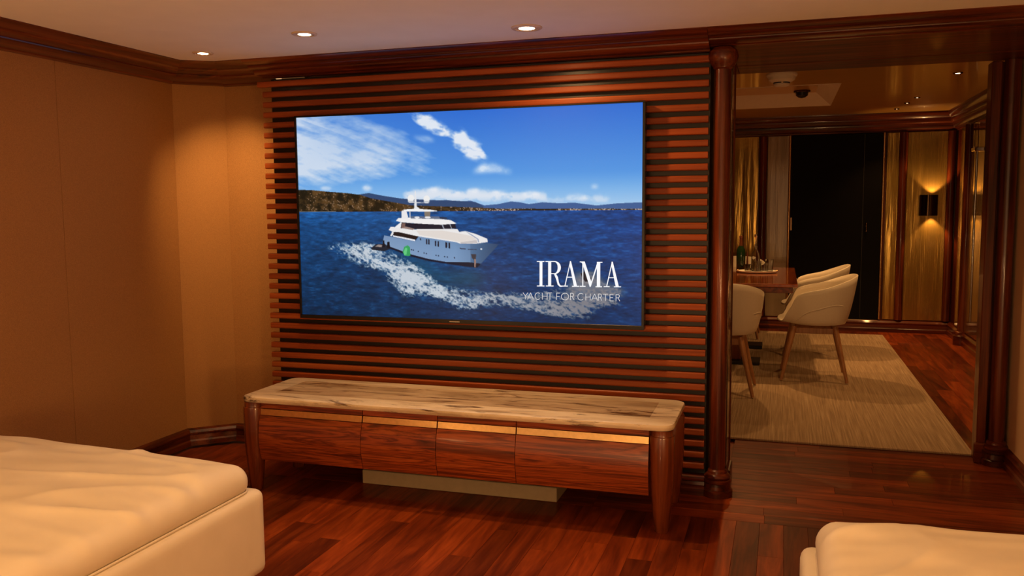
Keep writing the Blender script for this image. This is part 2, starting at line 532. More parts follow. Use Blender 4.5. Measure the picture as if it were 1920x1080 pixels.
ceil = slab_with_hole('ceiling', -3.40, 1.30, YF, 4.02, -2.95, 1.05, YF + .4, TRAY_EDGE, Z_SAL, Z_SAL + .06, M['ceiling'])
tag(ceil, 'cream matt ceiling above the television wall', kind='structure')
v, f = box_data(-3.0, 1.10, YF + .35, TRAY_EDGE + .05, 2.42, 2.46)
tray_top = mesh_obj('tray_top', v, f, M['ceiling'], ceil)
for nm, a in (('tray_side', (-3.0, 1.10, TRAY_EDGE, TRAY_EDGE + .05)), ('tray_side', (-3.0, 1.10, YF + .35, YF + .4)),
              ('tray_side', (-3.0, -2.95, YF + .4, TRAY_EDGE)), ('tray_side', (1.05, 1.10, YF + .4, TRAY_EDGE))):
    v, f = box_data(*a, Z_SAL + .061, 2.4195)
    mesh_obj(nm, v, f, M['ceiling'], ceil)

# side wall on the left with fabric panels, chamfered corner, back wall beside the slats
wl = box('wall_left', -3.42, XL - .012, YF, 4.105, 0, 2.2, M['wallfab']); tag(wl, 'dark tan fabric wall', kind='structure')
SEAM = 3.28
for y0, y1 in ((YF, 1.90), (1.902, SEAM), (SEAM + .002, 4.10)):
    v, f = box_data(XL - .0118, XL, y0, y1, 0.085, 2.10, 0.0006, 1)
    mesh_obj('fabric_panel', v, f, M['wallfab'], wl)
wc = prism('wall_chamfer', [(XL, 4.10), (-3.10, 4.29), (-3.10, 4.42), (-3.42, 4.42), (-3.42, 4.106), (XL, 4.106)], 0, 2.2, M['wallfab'], origin=(-3.2, 4.2, 0))
tag(wc, 'lit tan fabric chamfer of the corner', kind='structure')
wb = box('wall_back', -3.0995, -0.245, Y_BACK, 4.34, 0, 2.1, M['wallfab']); tag(wb, 'tan fabric wall beside the slatted panel', kind='structure')
wr = box('wall_right', XR, 1.30, YF, 5.12, 0, 2.2, M['wallpaint']); tag(wr, 'pale pinkish wall at the right edge', kind='structure')

# cornices
CP = [(0, 0), (0, .05), (.05, .15), (.14, .26), (.25, .33), (.262, .40), (.29, .48), (.35, .555), (.43, .59), (.50, .60),
      (.505, .68), (.54, .78), (.62, .86), (.74, .90), (.86, .91), (.88, .97), (.93, 1.0), (1, 1.0)]
def corn(zt, zb): return [(t, zt + (zb - zt) * s) for t, s in CP]
c1 = loft('trim_1', [(-3.0, YF), (-3.0, 3.79)], [(XL, YF), (XL, 4.10)], corn(Z_SAL, 2.088), M['mahog_y'])
c2 = loft('trim_2', [(-3.0, 3.7905), (-2.86, 3.88)], [(XL, 4.1005), (-3.10, 4.29)], corn(Z_SAL, 2.088), M['mahog_x'])
c3 = loft('trim_3', [(-2.8595, 3.88), (-2.70, 3.88)], [(-3.0995, 4.29), (-2.70, 4.29)], corn(Z_SAL, 2.085), M['mahog_x'])
c4 = loft('trim_4', [(-2.6995, 3.88), (-0.331, 3.88)], [(-2.6995, 4.10), (-0.331, 4.10)], corn(Z_SAL, 2.083), M['mahog_x'])
c5 = loft('trim_5', [(-0.330, 3.88), (XR - .001, 3.88)], [(-0.330, 4.08), (XR - .001, 4.08)], corn(Z_SAL, 2.100), M['mahog_x'])
for c, t in ((c1, 'dark polished wood cornice over the left wall'), (c2, 'short wood cornice over the corner chamfer'), (c3, 'short wood cornice left of the slats'),
             (c4, 'polished wood cornice over the slatted panel'), (c5, 'polished wood cornice over the dining opening')):
    tag(c, t, kind='structure')
# passage soffit (two boards with a groove)
so = thing('trim_6', 'polished wood soffit boards over the dining opening', None, (0.48, 4.5, 2.107)); so['kind'] = 'structure'
box('soffit_board', -0.244, XR - .001, 4.081, 4.705, 2.107, 2.16, M['soffit'], so, 0.003, 1)
box('soffit_board', -0.244, XR - .001, 4.717, 5.0, 2.107, 2.16, M['soffit'], so, 0.003, 1)
box('soffit_board', -2.6, -0.2445, 4.372, 5.0, 2.107, 2.16, M['soffit'], so, 0.003, 1)
box('soffit_backing', -2.6, XR - .001, 4.081, 5.0, 2.2005, 2.45, M['dark'], so)
# baseboards
BP = [(0, 0.0), (0, .028), (.25, .036), (.28, .062), (.10, .070), (.08, .078), (.35, .092), (.75, .098), (1, .100)]
b1 = loft('baseboard_left', [(XL + .035, YF), (XL + .035, 4.085)], [(XL, YF), (XL, 4.10)], BP, M['mahog_y'])
b2 = loft('baseboard_chamfer', [(XL + .035, 4.0853), (-3.088, 4.255)], [(XL, 4.1003), (-3.10, 4.289)], BP, M['mahog_x'])
b3 = loft('baseboard_back', [(-3.0877, 4.255), (-2.72, 4.255)], [(-3.0997, 4.289), (-2.72, 4.289)], BP, M['mahog_x'])
b4 = loft('baseboard_right', [(XR - .03, YF), (XR - .03, 4.93)], [(XR, YF), (XR, 4.93)], BP, M['mahog_y'])
for c in (b1, b2, b3, b4): tag(c, 'dark polished wood baseboard', kind='structure')
# passage jamb on the left: tinted panel with a thin edge bead
jl = box('wall_jamb_left', -0.2448, -0.2325, 4.13, 4.335, 0.0, 2.106, M['jamb']); tag(jl, 'tinted glossy jamb panel behind the wood column', kind='structure')
lathe('edge_bead', [(0.012, 0), (0.012, 2.106)], (-0.239, 4.346, 0), M['mahog_z'], jl, 16)
box('jamb_base', -0.2448, -0.215, 4.16, 4.334, 0, 0.10, M['mahog_y'], jl, 0.006)

# ------------------------------------------------------------------ slatted panel behind the television
PX0, PX1 = -2.70, -0.335
sp = thing('slatted_wall_panel', 'wall panel of horizontal reddish wood slats behind the television', 'wall panel', ((PX0 + PX1) / 2, Y_SLAT, 0))
box('backing_panel', PX0 + .035, PX1 + .005, 4.103, 4.2895, 0.0, 2.08, M['dark'], sp)
PITCH, SH = 0.0548, 0.031
sy0, sy1 = Y_SLAT, 4.1025
# rounded slat section, shared by all slats
def slat_mesh(length):
    prof = []
    for (cy, cz, a0) in ((sy0 + .007, SH / 2 - .007, 90), (sy0 + .007, -SH / 2 + .007, 180)):
        for k in range(4):
            a = math.radians(a0 + 30 * k)
            prof.append((cy + .007 * math.cos(a) * 1.0, cz + .007 * math.sin(a)))
    prof += [(sy1, -SH / 2), (sy1, SH / 2)]
    n = len(prof)
    v = [(-length / 2, a - Y_SLAT, b_) for a, b_ in prof] + [(length / 2, a - Y_SLAT, b_) for a, b_ in prof]
    f = [[k, (k + 1) % n, n + (k + 1) % n, n + k] for k in range(n)] + [list(range(n))[::-1], list(range(n, 2 * n))]
    me = bpy.data.meshes.new('slat'); me.from_pydata(v, [], f)
    bm = bmesh.new(); bm.from_mesh(me); bmesh.ops.recalc_face_normals(bm, faces=bm.faces); bm.to_mesh(me); bm.free()
    me.materials.append(M['slat'])
    return me
sm = slat_mesh(PX1 - PX0); sm_top = slat_mesh(PX1 - PX0 + .075)
z = 2.052
k = 0
while z > 0.11:
    s = bpy.data.objects.new('slat', sm if k else sm_top); COL.objects.link(s); s.parent = sp
    s.location = (0.0 if k else 0.005, 0, z)
    z -= PITCH; k += 1
# skirting under the slats
b5 = loft('skirting', [(PX0 + .02, 4.042), (-0.331, 4.042)], [(PX0 + .02, 4.1025), (-0.331, 4.1025)],
          [(0, 0), (0, .030), (.10, .036), (.35, .044), (.40, .060), (.25, .066), (.22, .076), (.42, .088), (1, .092)], M['mahog_x'], sp)

# round column at the end of the slats
def column(name, label, cx, cy, ztop, rad, baseblk, cap=True):
    t = thing(name, label, 'column', (cx, cy, 0))
    lathe('shaft', [(rad, 0.12), (rad, ztop - (.09 if cap else 0))], (cx, cy, 0), M['mahog_z'], t, 40)
    if cap: lathe('capital', [(rad + .002, ztop - .10), (rad + .010, ztop - .094), (rad + .012, ztop - .086), (rad + .024, ztop - .07), (rad + .032, ztop - .045),
                      (rad + .028, ztop - .018), (rad + .012, ztop - .002), (0.0, ztop)], (cx, cy, 0), M['mahog_x'], t, 40)
    lathe('base_ring', [(rad + .022, 0.084), (rad + .026, 0.094), (rad + .020, 0.104), (rad + .010, 0.110), (rad + .008, 0.122), (rad + .001, 0.128)], (cx, cy, 0), M['mahog_x'], t, 40)
    lathe('plinth', [(rad + .036, 0.0), (rad + .036, .030), (rad + .028, .036), (rad + .024, .062), (rad + .029, .068), (rad + .029, .080), (rad + .020, .0838)], (cx, cy, 0), M['mahog_x'], t, baseblk)
    return t
column('round_column', 'polished round wood column at the right end of the slats', -0.272, 4.085, 2.098, 0.036, 24)
rc = column('round_column', 'polished wood column beside the pale wall on the right', 1.104, 4.985, 2.106, 0.0385, 24, False)
box('jamb_strip', 1.012, 1.058, 4.995, 5.10, 0.0, 2.106, M['mahog_z'], rc, 0.004, 1)
box('back_strip', 1.058, XR - .0015, 5.036, 5.10, 0.0, 2.106, M['mahog_z'], rc, 0.004, 1)
box('jamb_foot', 0.998, 1.066, 4.975, 4.994, 0.0, 0.11, M['mahog_x'], rc, 0.008)

# ------------------------------------------------------------------ TELEVISION
TX0, TX1, TZ0, TZ1 = -2.463, -0.613, 0.795, 1.865
tv = thing('television', 'large flat television showing a yacht at sea, on the slatted panel', 'television', ((TX0 + TX1) / 2, 4.0, TZ0))
box('housing', TX0, TX1, 4.002, 4.045, TZ0, TZ1, M['tvblack'], tv, 0.003)
box('wall_mount', -1.95, -1.10, 4.046, 4.068, 1.1, 1.6, M['black'], tv)
SX0, SX1, SZ0, SZ1 = -2.452, -0.626, 0.815, 1.857
BZ = 0.010
for nm, a in (('bezel', (TX0, TX1, 3.992, 4.0015, SZ1, TZ1)), ('bezel', (TX0, TX1, 3.992, 4.0015, TZ0, SZ0)),
              ('bezel', (TX0, SX0, 3.992, 4.0015, SZ0, SZ1)), ('bezel', (SX1, TX1, 3.992, 4.0015, SZ0, SZ1))):
    box(nm, *a, M['tvblack'], tv, 0.001, 1)
box('logo_mark', -1.60, -1.545, 3.9905, 3.9918, 0.8025, 0.8055, M['chrome'], tv)

# --- the picture on the screen, computed point by point on a fine grid (a flat printed image, lit by itself)
NU, NV = 640, 360
SS = 2
W, Hh = NU * SS, NV * SS
q_src = np.array([[556, 220], [1205, 196], [1203.5, 611], [568, 591]], float)
q_dst = np.array([[0, 0], [W, 0], [W, Hh], [0, Hh]], float)
A_ = []
for (sx_, sy_), (dx_, dy_) in zip(q_src, q_dst):
    A_.append([sx_, sy_, 1, 0, 0, 0, -dx_ * sx_, -dx_ * sy_, dx_]); A_.append([0, 0, 0, sx_, sy_, 1, -dy_ * sx_, -dy_ * sy_, dy_])
A_ = np.array(A_)
hh = np.linalg.solve(A_[:, :8], A_[:, 8]); HM = np.append(hh, 1).reshape(3, 3)
def to_scr(pts, org, scl):
    p = np.array(pts, float) / scl + np.array(org)
    q = np.c_[p, np.ones(len(p))] @ HM.T
    return q[:, :2] / q[:, 2:]
def vnoise(w, h, cx, cy, seed):
    g = np.random.default_rng(seed).random((cy + 3, cx + 3))
    xs = np.linspace(0, cx, w); ys = np.linspace(0, cy, h)
    xi = xs.astype(int); yi = ys.astype(int); fx = xs - xi; fy = ys - yi
    fx = fx * fx * (3 - 2 * fx); fy = (fy * fy * (3 - 2 * fy))[:, None]
    a = g[yi][:, xi] * (1 - fx) + g[yi][:, xi + 1] * fx
    b_ = g[yi + 1][:, xi] * (1 - fx) + g[yi + 1][:, xi + 1] * fx
    return a * (1 - fy) + b_ * fy
def fbm(cx, cy, seed, octs=5, gain=0.55):
    o = np.zeros((Hh, W)); a = 1; t = 0
    for i in range(octs):
        o += a * vnoise(W, Hh, min(int(cx * 2 ** i), W), min(int(cy * 2 ** i), Hh), seed + i); t += a; a *= gain
    return o / t
YY, XX = np.mgrid[0:Hh, 0:W].astype(float); U = XX / W; V = YY / Hh
def poly_mask(P):
    m = np.zeros((Hh, W), bool)
    x0, y0 = np.floor(P.min(0)).astype(int); x1, y1 = np.ceil(P.max(0)).astype(int) + 1
    x0, y0 = max(x0, 0), max(y0, 0); x1, y1 = min(x1, W), min(y1, Hh)
    if x1 <= x0 or y1 <= y0: return m
    xs, ys = XX[y0:y1, x0:x1] + .5, YY[y0:y1, x0:x1] + .5
    s = np.zeros(xs.shape, bool)
    for (ax_, ay_), (bx_, by_) in zip(P, np.roll(P, -1, 0)):
        if ay_ == by_: continue
        s ^= ((ay_ > ys) != (by_ > ys)) & (xs < (bx_ - ax_) * (ys - ay_) / (by_ - ay_) + ax_)
    m[y0:y1, x0:x1] = s
    return m
def blur(a, r):
    for ax_ in (0, 1):
        k_ = np.ones(2 * r + 1) / (2 * r + 1)
        for _ in range(2):
            pad = np.pad(a, [(r, r) if i == ax_ else (0, 0) for i in (0, 1)], mode='edge')
            cs = np.cumsum(pad, axis=ax_); cs = np.insert(cs, 0, 0, axis=ax_)
            n_ = a.shape[ax_]
            a = (np.take(cs, range(2 * r + 1, 2 * r + 1 + n_), axis=ax_) - np.take(cs, range(0, n_), axis=ax_)) / (2 * r + 1)
    return a
IMG = np.zeros((Hh, W, 3))
def lay(mask, colr):
    global IMG
    mm = mask[..., None].astype(float)
    IMG = IMG * (1 - mm) + np.asarray(colr, float) * mm
def mixc(a, b_, t): return np.asarray(a, float) * (1 - t[..., None]) + np.asarray(b_, float) * t[..., None]
T = ((540, 180), 2.4)          # coordinates measured in the television view
HOR = to_scr([(60, 518), (1590, 523)], *T)[:, 1].mean()
vh = HOR / Hh
# sky
t1 = np.clip(V / vh, 0, 1)
sky = mixc((44, 108, 208), (92, 160, 228), np.clip(t1 * 1.25, 0, 1)); sky = sky * 1.0
sky = sky + (np.array((176, 208, 236)) - sky) * (np.clip((t1 - .62) / .38, 0, 1) ** 1.3)[..., None]
sky = sky + (np.array((120, 175, 232)) - sky) * (np.clip(.5 - U, 0, 1) * .7)[..., None]
IMG[:] = sky
# cirrus over the left third, streak in the middle
st = fbm(9, 16, 3, 6, .62); st2 = fbm(30, 22, 9, 5, .6)
def soft(pts, r): return blur(poly_mask(to_scr(pts, *T)).astype(float), r)
def warp(a, ang, sx1, sy1):          # the same noise seen rotated and stretched
    c_, s_ = math.cos(ang), math.sin(ang)
    xi = ((XX * c_ + YY * s_) * sx1).astype(int) % W; yi = ((-XX * s_ + YY * c_) * sy1).astype(int) % Hh
    return blur(a[yi, xi], 1)
str1 = warp(st, 0.35, .45, 1.5); str2 = warp(st2, 0.28, .5, 1.3)
ma = soft([(20, 90), (260, 78), (400, 120), (560, 190), (620, 240), (700, 285), (640, 330), (520, 362), (300, 382), (20, 390)], 40)
cl = np.clip(ma * 1.45 + (st - .5) * 1.5 + (str1 - .5) * 1.5 + (str2 - .5) * .8 - .62, 0, 1)
cl = cl * np.clip(1 - np.clip(.26 - V, 0, 1) * np.clip(U * 6, 0, 1) * 1.6, .3, 1)
lay(np.clip(cl, 0, 1) * .90 * np.clip(ma * 2, 0, 1), (214, 224, 238))
mb = soft([(520, 78), (640, 82), (700, 130), (760, 165), (800, 150), (815, 190), (880, 225), (905, 285), (840, 290), (760, 250), (740, 190), (680, 185), (600, 140)], 9)
lay(np.clip((mb * 1.1 + (str2 - .5) * 2.6 + (st2 - .5) * 1.6 - .45) * 1.3, 0, 1) * np.clip(mb * 1.3, 0, 1), (222, 230, 242))
mc = soft([(570, 185), (640, 188), (670, 205), (620, 212)], 6); lay(mc * np.clip(str2 * 1.3, 0, .8), (205, 220, 240))
md = soft([(880, 310), (930, 310), (1010, 340), (1010, 352), (940, 345), (830, 350)], 7); lay(np.clip(md * (st2 * 1.6), 0, 1), (205, 222, 242))
mf = soft([(520, 435), (640, 415), (720, 418), (780, 430), (850, 422), (960, 430), (1100, 440), (1170, 440), (1180, 470), (1320, 450), (1450, 460), (1450, 480), (520, 475)], 10)
lay(np.clip((mf * 1.3 + (st2 - .5) * 2.2 - .35) * 1.5, 0, 1) * mf * .9, (226, 230, 238))
for (px, py, rx, ry) in ((362, 415, 22, 12), (175, 417, 24, 7), (1382, 412, 14, 7), (660, 425, 24, 10), (840, 432, 26, 12), (960, 442, 36, 13), (1100, 447, 40, 13), (1300, 460, 44, 12), (765, 440, 20, 10)):
    th = np.linspace(0, 6.283, 20)
    lay(soft(np.c_[px + rx * np.cos(th), py + ry * np.sin(th)], 5) * np.clip(st2 * 1.5, 0, 1), (232, 235, 242))
# far mountains, hill, town
P1 = [(640, 475), (720, 470), (780, 478), (830, 474), (890, 495), (950, 490), (1010, 478), (1050, 482), (1090, 490), (1150, 482), (1230, 487), (1290, 484), (1390, 497), (1480, 488), (1600, 483), (1600, 522), (560, 522), (560, 480)]
lay(poly_mask(to_scr(P1, *T)), (58, 92, 146))
P2 = [(320, 445), (370, 438), (430, 450), (520, 464), (640, 470), (760, 474), (850, 480), (888, 500), (880, 520), (320, 520)]
lay(poly_mask(to_scr(P2, *T)), (46, 72, 112))
P3 = [(30, 422), (110, 424), (190, 432), (270, 438), (330, 446), (380, 462), (470, 478), (560, 494), (660, 498), (860, 505), (960, 510), (1600, 512), (1600, 524), (30, 522)]
hm = poly_mask(to_scr(P3, *T))
hn = fbm(60, 40, 21, 4, .7)
lay(hm, mixc((30, 26, 16), (92, 66, 36), np.clip((hn - .35) * 2.6, 0, 1)))
spk = np.random.default_rng(5).random((Hh // 3 + 1, W // 4 + 1)); spk = np.kron(spk, np.ones((3, 4)))[:Hh, :W]
dens = np.where(U > .5, .62, .90)
lay(hm & (spk > dens) & (V > vh - .095) & (hn > .46), mixc((132, 104, 80), (178, 160, 146), np.clip((U - .35) * 3, 0, 1)))
# sea
d = np.clip((V - vh) / (1 - vh), 0, 1)
sea = mixc((26, 88, 156), (7, 42, 76), d ** .5)
sea = sea + (np.array((6, 52, 122)) - sea) * (np.clip(U - .3, 0, 1) * 1.0 * (1 - d * .6))[..., None]
wv = fbm(26, 60, 31, 5, .65); wv2 = fbm(70, 150, 41, 3, .6)
sea = sea * (0.42 + 1.16 * (wv * .55 + wv2 * .45)[..., None])
cr = np.clip((wv2 * .5 + wv * .5 - .60) * 6, 0, 1) * .5
sea = sea + (np.array((60, 120, 170)) - sea) * (cr * .6)[..., None]
lay(V > vh, sea)
# wake
wk = [(180, 682), (250, 662), (380, 663), (430, 690), (560, 742), (640, 800), (700, 850), (860, 885), (1010, 882), (1090, 895), (1180, 872), (1290, 862),
      (1320, 800), (1370, 790), (1430, 845), (1530, 882), (1480, 905), (1500, 945), (1380, 962), (1370, 1000), (1260, 1008), (1130, 975), (1000, 950), (880, 945),
      (830, 972), (770, 970), (730, 930), (640, 905), (520, 900), (480, 850), (430, 812), (420, 785), (340, 770), (300, 742), (220, 712)]
wm = soft(wk, 9)
fn = fbm(60, 46, 51, 5, .66); fn2 = fbm(150, 110, 61, 3, .6)
flow = warp(fn, 0.38, .55, 1.5); flow2 = warp(fn2, 0.36, .6, 1.4)
lace = (1 - np.abs(2 * fn - 1)) ** 3; lace2 = (1 - np.abs(2 * flow2 - 1)) ** 2.5
core = soft([(250, 675), (360, 690), (420, 740), (560, 790), (660, 850), (780, 900), (900, 920), (1010, 915), (1130, 930), (1300, 940), (1380, 900), (1450, 890), (1400, 950), (1280, 975), (1130, 955), (960, 925), (840, 940), (740, 905), (600, 870), (500, 830), (430, 770), (330, 730)], 14)
foam = np.clip(wm * .55 + core * .55 + (flow - .5) * 1.5 + (lace - .45) * .75 + (lace2 - .5) * .45 - .42, 0, 1) * 1.5
foam = np.clip(foam, 0, 1) * np.clip(wm * 1.5, 0, 1)
teal = soft([(430, 690), (620, 740), (700, 800), (860, 790), (900, 850), (700, 850), (560, 760)], 24)
lay(teal * .55, (16, 92, 112))
edge = np.clip(1 - np.abs(U - .45) * .5, .5, 1)
lay(foam * .93, mixc((206, 214, 222), (132, 130, 136), np.clip((U - .45) * 2.6, 0, 1)))
lay(soft([(1300, 800), (1370, 792), (1440, 850), (1530, 884), (1400, 900), (1250, 890)], 10) * .75, (128, 124, 128))
# yacht
Yk = ((690, 340), 6.0)
def yp(pts, c): lay(poly_mask(to_scr(pts, *Yk)), c)
def ye(cx_, cy_, rx, ry, c):
    th = np.linspace(0, 6.283, 24); yp(np.c_[cx_ + rx * np.cos(th), cy_ + ry * np.sin(th)], c)
yp([(50, 755), (100, 715), (180, 708), (260, 690), (270, 765), (200, 792), (60, 775)], (28, 36, 48))
yp([(95, 740), (130, 715), (175, 720), (170, 745)], (150, 135, 130))
hull = [(200, 612), (265, 625), (550, 682), (590, 622), (1010, 688), (1060, 708), (1360, 700), (1490, 714), (1440, 770), (1250, 975), (1150, 965), (900, 925), (700, 890), (500, 840), (260, 750), (180, 690)]
hmask = poly_mask(to_scr(hull, *Yk))
hx = to_scr([(200, 0), (1490, 0)], *Yk)[:, 0]; hy = to_scr([(0, 620), (0, 960)], *Yk)[:, 1]
tt = np.clip((XX - hx[0]) / (hx[1] - hx[0]), 0, 1); ty = np.clip((YY - hy[0]) / (hy[1] - hy[0]), 0, 1)
hc = mixc((118, 146, 182), (92, 130, 172), tt); hc = hc + (np.array((40, 66, 98)) - hc) * np.clip((tt - .62) * 2.6, 0, 1)[..., None]
hc = hc + (np.array((150, 178, 214)) - hc) * (.35 * np.sin(np.clip(ty * 2.2, 0, 3.14)))[..., None] * (tt < .75)[..., None]
lay(hmask, hc)
yp([(260, 738), (500, 826), (700, 878), (900, 912), (1150, 915), (1290, 930), (1250, 975), (1150, 968), (900, 932), (700, 900), (500, 850), (260, 760)], (14, 24, 44))
yp([(250, 552), (272, 516), (330, 520), (400, 530), (540, 545), (860, 538), (1025, 543), (1045, 575), (1115, 565), (1230, 598), (1360, 652), (1365, 690), (1240, 706), (1060, 708), (1010, 690), (590, 626), (440, 594), (320, 572), (285, 622), (266, 618), (290, 570)], (232, 230, 230))
yp([(560, 560), (860, 560), (1030, 590), (1180, 620), (1240, 660), (1060, 690), (900, 660), (600, 610)], (222, 214, 208))
yp([(1060, 690), (1240, 665), (1250, 700), (1060, 708)], (196, 190, 190))
yp([(1115, 567), (1160, 600), (1250, 660), (1255, 690), (1270, 690), (1262, 655), (1180, 600)], (150, 160, 185))
yp([(305, 574), (365, 576), (588, 626), (552, 664), (440, 640), (300, 615)], (34, 26, 26))
yp([(300, 612), (440, 638), (552, 662), (548, 680), (300, 628)], (226, 228, 236))
yp([(312, 524), (395, 458), (402, 470), (386, 535)], (236, 236, 238))
yp([(395, 465), (520, 478), (840, 490), (1000, 486), (1012, 536), (870, 542), (540, 542), (385, 532)], (26, 28, 42))
yp([(400, 475), (440, 478), (430, 530), (390, 528)], (120, 92, 84))
yp([(440, 512), (545, 540), (520, 552), (400, 532)], (150, 128, 120))
yp([(845, 490), (860, 490), (880, 540), (866, 541)], (150, 156, 168)); yp([(935, 488), (945, 488), (965, 538), (955, 538)], (150, 156, 168))
yp([(330, 450), (360, 418), (470, 412), (560, 424), (820, 428), (950, 443), (1018, 482), (840, 494), (600, 482), (395, 466)], (238, 236, 236))
yp([(500, 398), (820, 402), (830, 430), (560, 424), (500, 425)], (96, 108, 130)); ye(570, 412, 30, 12, (222, 222, 226)); ye(690, 412, 34, 13, (225, 225, 228)); yp([(820, 405), (905, 412), (905, 432), (830, 428)], (44, 52, 70))
yp([(395, 338), (445, 326), (468, 400), (462, 426), (395, 424)], (232, 230, 232))
yp([(415, 322), (560, 314), (720, 324), (806, 340), (720, 348), (430, 342)], (240, 240, 240))
yp([(652, 346), (722, 346), (716, 402), (656, 402)], (128, 118, 106)); yp([(484, 342), (496, 342), (496, 415), (484, 415)], (190, 195, 205))
yp([(545, 110), (555, 110), (568, 290), (606, 314), (536, 314)], (226, 228, 232))
yp([(478, 238), (702, 244), (702, 252), (478, 246)], (210, 214, 222))
ye(500, 198, 38, 42, (236, 236, 236)); ye(678, 203, 36, 38, (236, 236, 236)); yp([(464, 226), (536, 226), (530, 242), (470, 242)], (196, 200, 208)); yp([(644, 228), (712, 228), (706, 244), (650, 244)], (196, 200, 208))
for a in ((670, 655, 685, 714), (696, 656, 711, 716), (772, 675, 787, 736), (802, 678, 818, 740), (890, 690, 909, 756), (924, 694, 943, 760), (602, 646, 616, 668)):
    yp([(a[0], a[1]), (a[2], a[1] + 2), (a[2], a[3]), (a[0], a[3] - 2)], (20, 24, 40))
for px, py in ((508, 774), (528, 779), (585, 793), (650, 812), (676, 818), (785, 838), (812, 842), (882, 853), (912, 857), (992, 865)): ye(px, py, 7, 8, (22, 32, 56))
yp([(1050, 755), (1120, 762), (1120, 772), (1050, 765)], (40, 46, 66)); yp([(1140, 764), (1240, 770), (1240, 778), (1140, 774)], (52, 60, 82)); ye(1292, 768, 11, 9, (230, 235, 240))
yp([(1178, 825), (1235, 825), (1230, 980), (1215, 980), (1212, 890), (1190, 870)], (60, 56, 62)); yp([(1216, 880), (1232, 880), (1232, 970), (1216, 970)], (150, 120, 110))
yp([(408, 800), (425, 742), (465, 724), (490, 746), (496, 840), (470, 846), (430, 840)], (52, 158, 92)); yp([(418, 800), (440, 750), (462, 760), (450, 830), (425, 835)], (96, 200, 128))
yp([(182, 672), (200, 668), (206, 745), (186, 745)], (18, 20, 28)); yp([(232, 690), (258, 680), (266, 755), (230, 755)], (16, 18, 26))
yp([(1335, 335), (1355, 325), (1362, 380)], (30, 34, 44)) if False else None
# second boat, half hidden by the lettering
lay(poly_mask(to_scr([(880, 360), (935, 330), (985, 400), (1015, 420), (1000, 455), (940, 465), (900, 420)], (960, 460), 6.75)), (34, 32, 40))
IMG = np.clip(IMG, 0, 255)
IMG = IMG.reshape(NV, SS, NU, SS, 3).mean((1, 3)) / 255.0
LIN = np.where(IMG <= 0.04045, IMG / 12.92, ((IMG + 0.055) / 1.055) ** 2.4)

xs_ = SX0 + (SX1 - SX0) * np.arange(NU) / (NU - 1); zs_ = SZ1 - (SZ1 - SZ0) * np.arange(NV) / (NV - 1)
base_tv = tv.location
co = np.zeros((NV, NU, 3), np.float32)
co[..., 0] = xs_[None, :] - base_tv.x; co[..., 1] = 3.9985 - base_tv.y; co[..., 2] = zs_[:, None] - base_tv.z
idx = np.arange(NV * NU).reshape(NV, NU)
quads = np.stack([idx[:-1, :-1], idx[1:, :-1], idx[1:, 1:], idx[:-1, 1:]], -1).reshape(-1, 4)
me = bpy.data.meshes.new('screen')
me.vertices.add(NV * NU); me.vertices.foreach_set('co', co.ravel())
me.loops.add(quads.size); me.loops.foreach_set('vertex_index', quads.ravel().astype(np.int32))
me.polygons.add(len(quads)); me.polygons.foreach_set('loop_start', np.arange(0, quads.size, 4, dtype=np.int32))
me.update(calc_edges=True)
ca = me.color_attributes.new('picture', 'FLOAT_COLOR', 'POINT')
ca.data.foreach_set('color', np.concatenate([LIN, np.ones((NV, NU, 1))], -1).astype(np.float32).ravel())
mt, nt, bb = new_mat('television_picture')
at = node(nt, 'ShaderNodeAttribute', attribute_name='picture')
bb.inputs['Base Color'].default_value = (0.005, 0.005, 0.006, 1); bb.inputs['Roughness'].default_value = 0.25
bb.inputs['Specular IOR Level'].default_value = 0.2
nt.links.new(at.outputs['Color'], bb.inputs['Emission Color']); bb.inputs['Emission Strength'].default_value = 1.0
mt.cycles.emission_sampling = 'NONE'
scr = link('screen', me, mt, tv)
tag(scr, 'lit screen with a white yacht crossing a blue sea')

# lettering on the screen
def scr_xyz(pts, org, scl, y=3.9978):
    q = to_scr(pts, org, scl)
    return [(SX0 + (SX1 - SX0) * a / W, y, SZ1 - (SZ1 - SZ0) * b_ / Hh) for a, b_ in q]
def letter(polys, mat, org=(960, 460), scl=6.75):
    v, f = [], []
    for P in polys:
        n0 = len(v); v += scr_xyz(P, org, scl); f.append(list(range(n0, n0 + len(P))))
    mesh_obj('letter', v, f, mat, scr)
def rect(a, b_, c, d_): return [(a, b_), (c, b_), (c, d_), (a, d_)]
letter([rect(368, 210, 404, 525), rect(334, 207, 428, 217), rect(336, 515, 430, 526)], M['letter'])                       # I
def arc(cx_, cy_, r0x, r0y, r1x, r1y, a0, a1, n=14):
    out = []
    for i in range(n):
        t0 = math.radians(a0 + (a1 - a0) * i / n); t2 = math.radians(a0 + (a1 - a0) * (i + 1) / n)
        out.append([(cx_ + r0x * math.cos(t0), cy_ + r0y * math.sin(t0)), (cx_ + r1x * math.cos(t0), cy_ + r1y * math.sin(t0)),
                    (cx_ + r1x * math.cos(t2), cy_ + r1y * math.sin(t2)), (cx_ + r0x * math.cos(t2), cy_ + r0y * math.sin(t2))])
    return out
letter([rect(476, 210, 514, 526), rect(442, 207, 560, 217), rect(448, 515, 545, 526), rect(514, 360, 556, 370)] +
       arc(556, 288.5, 40, 71, 80, 82, -90, 90) + [[(548, 366), (572, 362), (600, 410), (612, 480), (630, 512), (655, 518), (655, 530), (625, 532), (596, 505), (578, 440)]], M['letter'])  # R
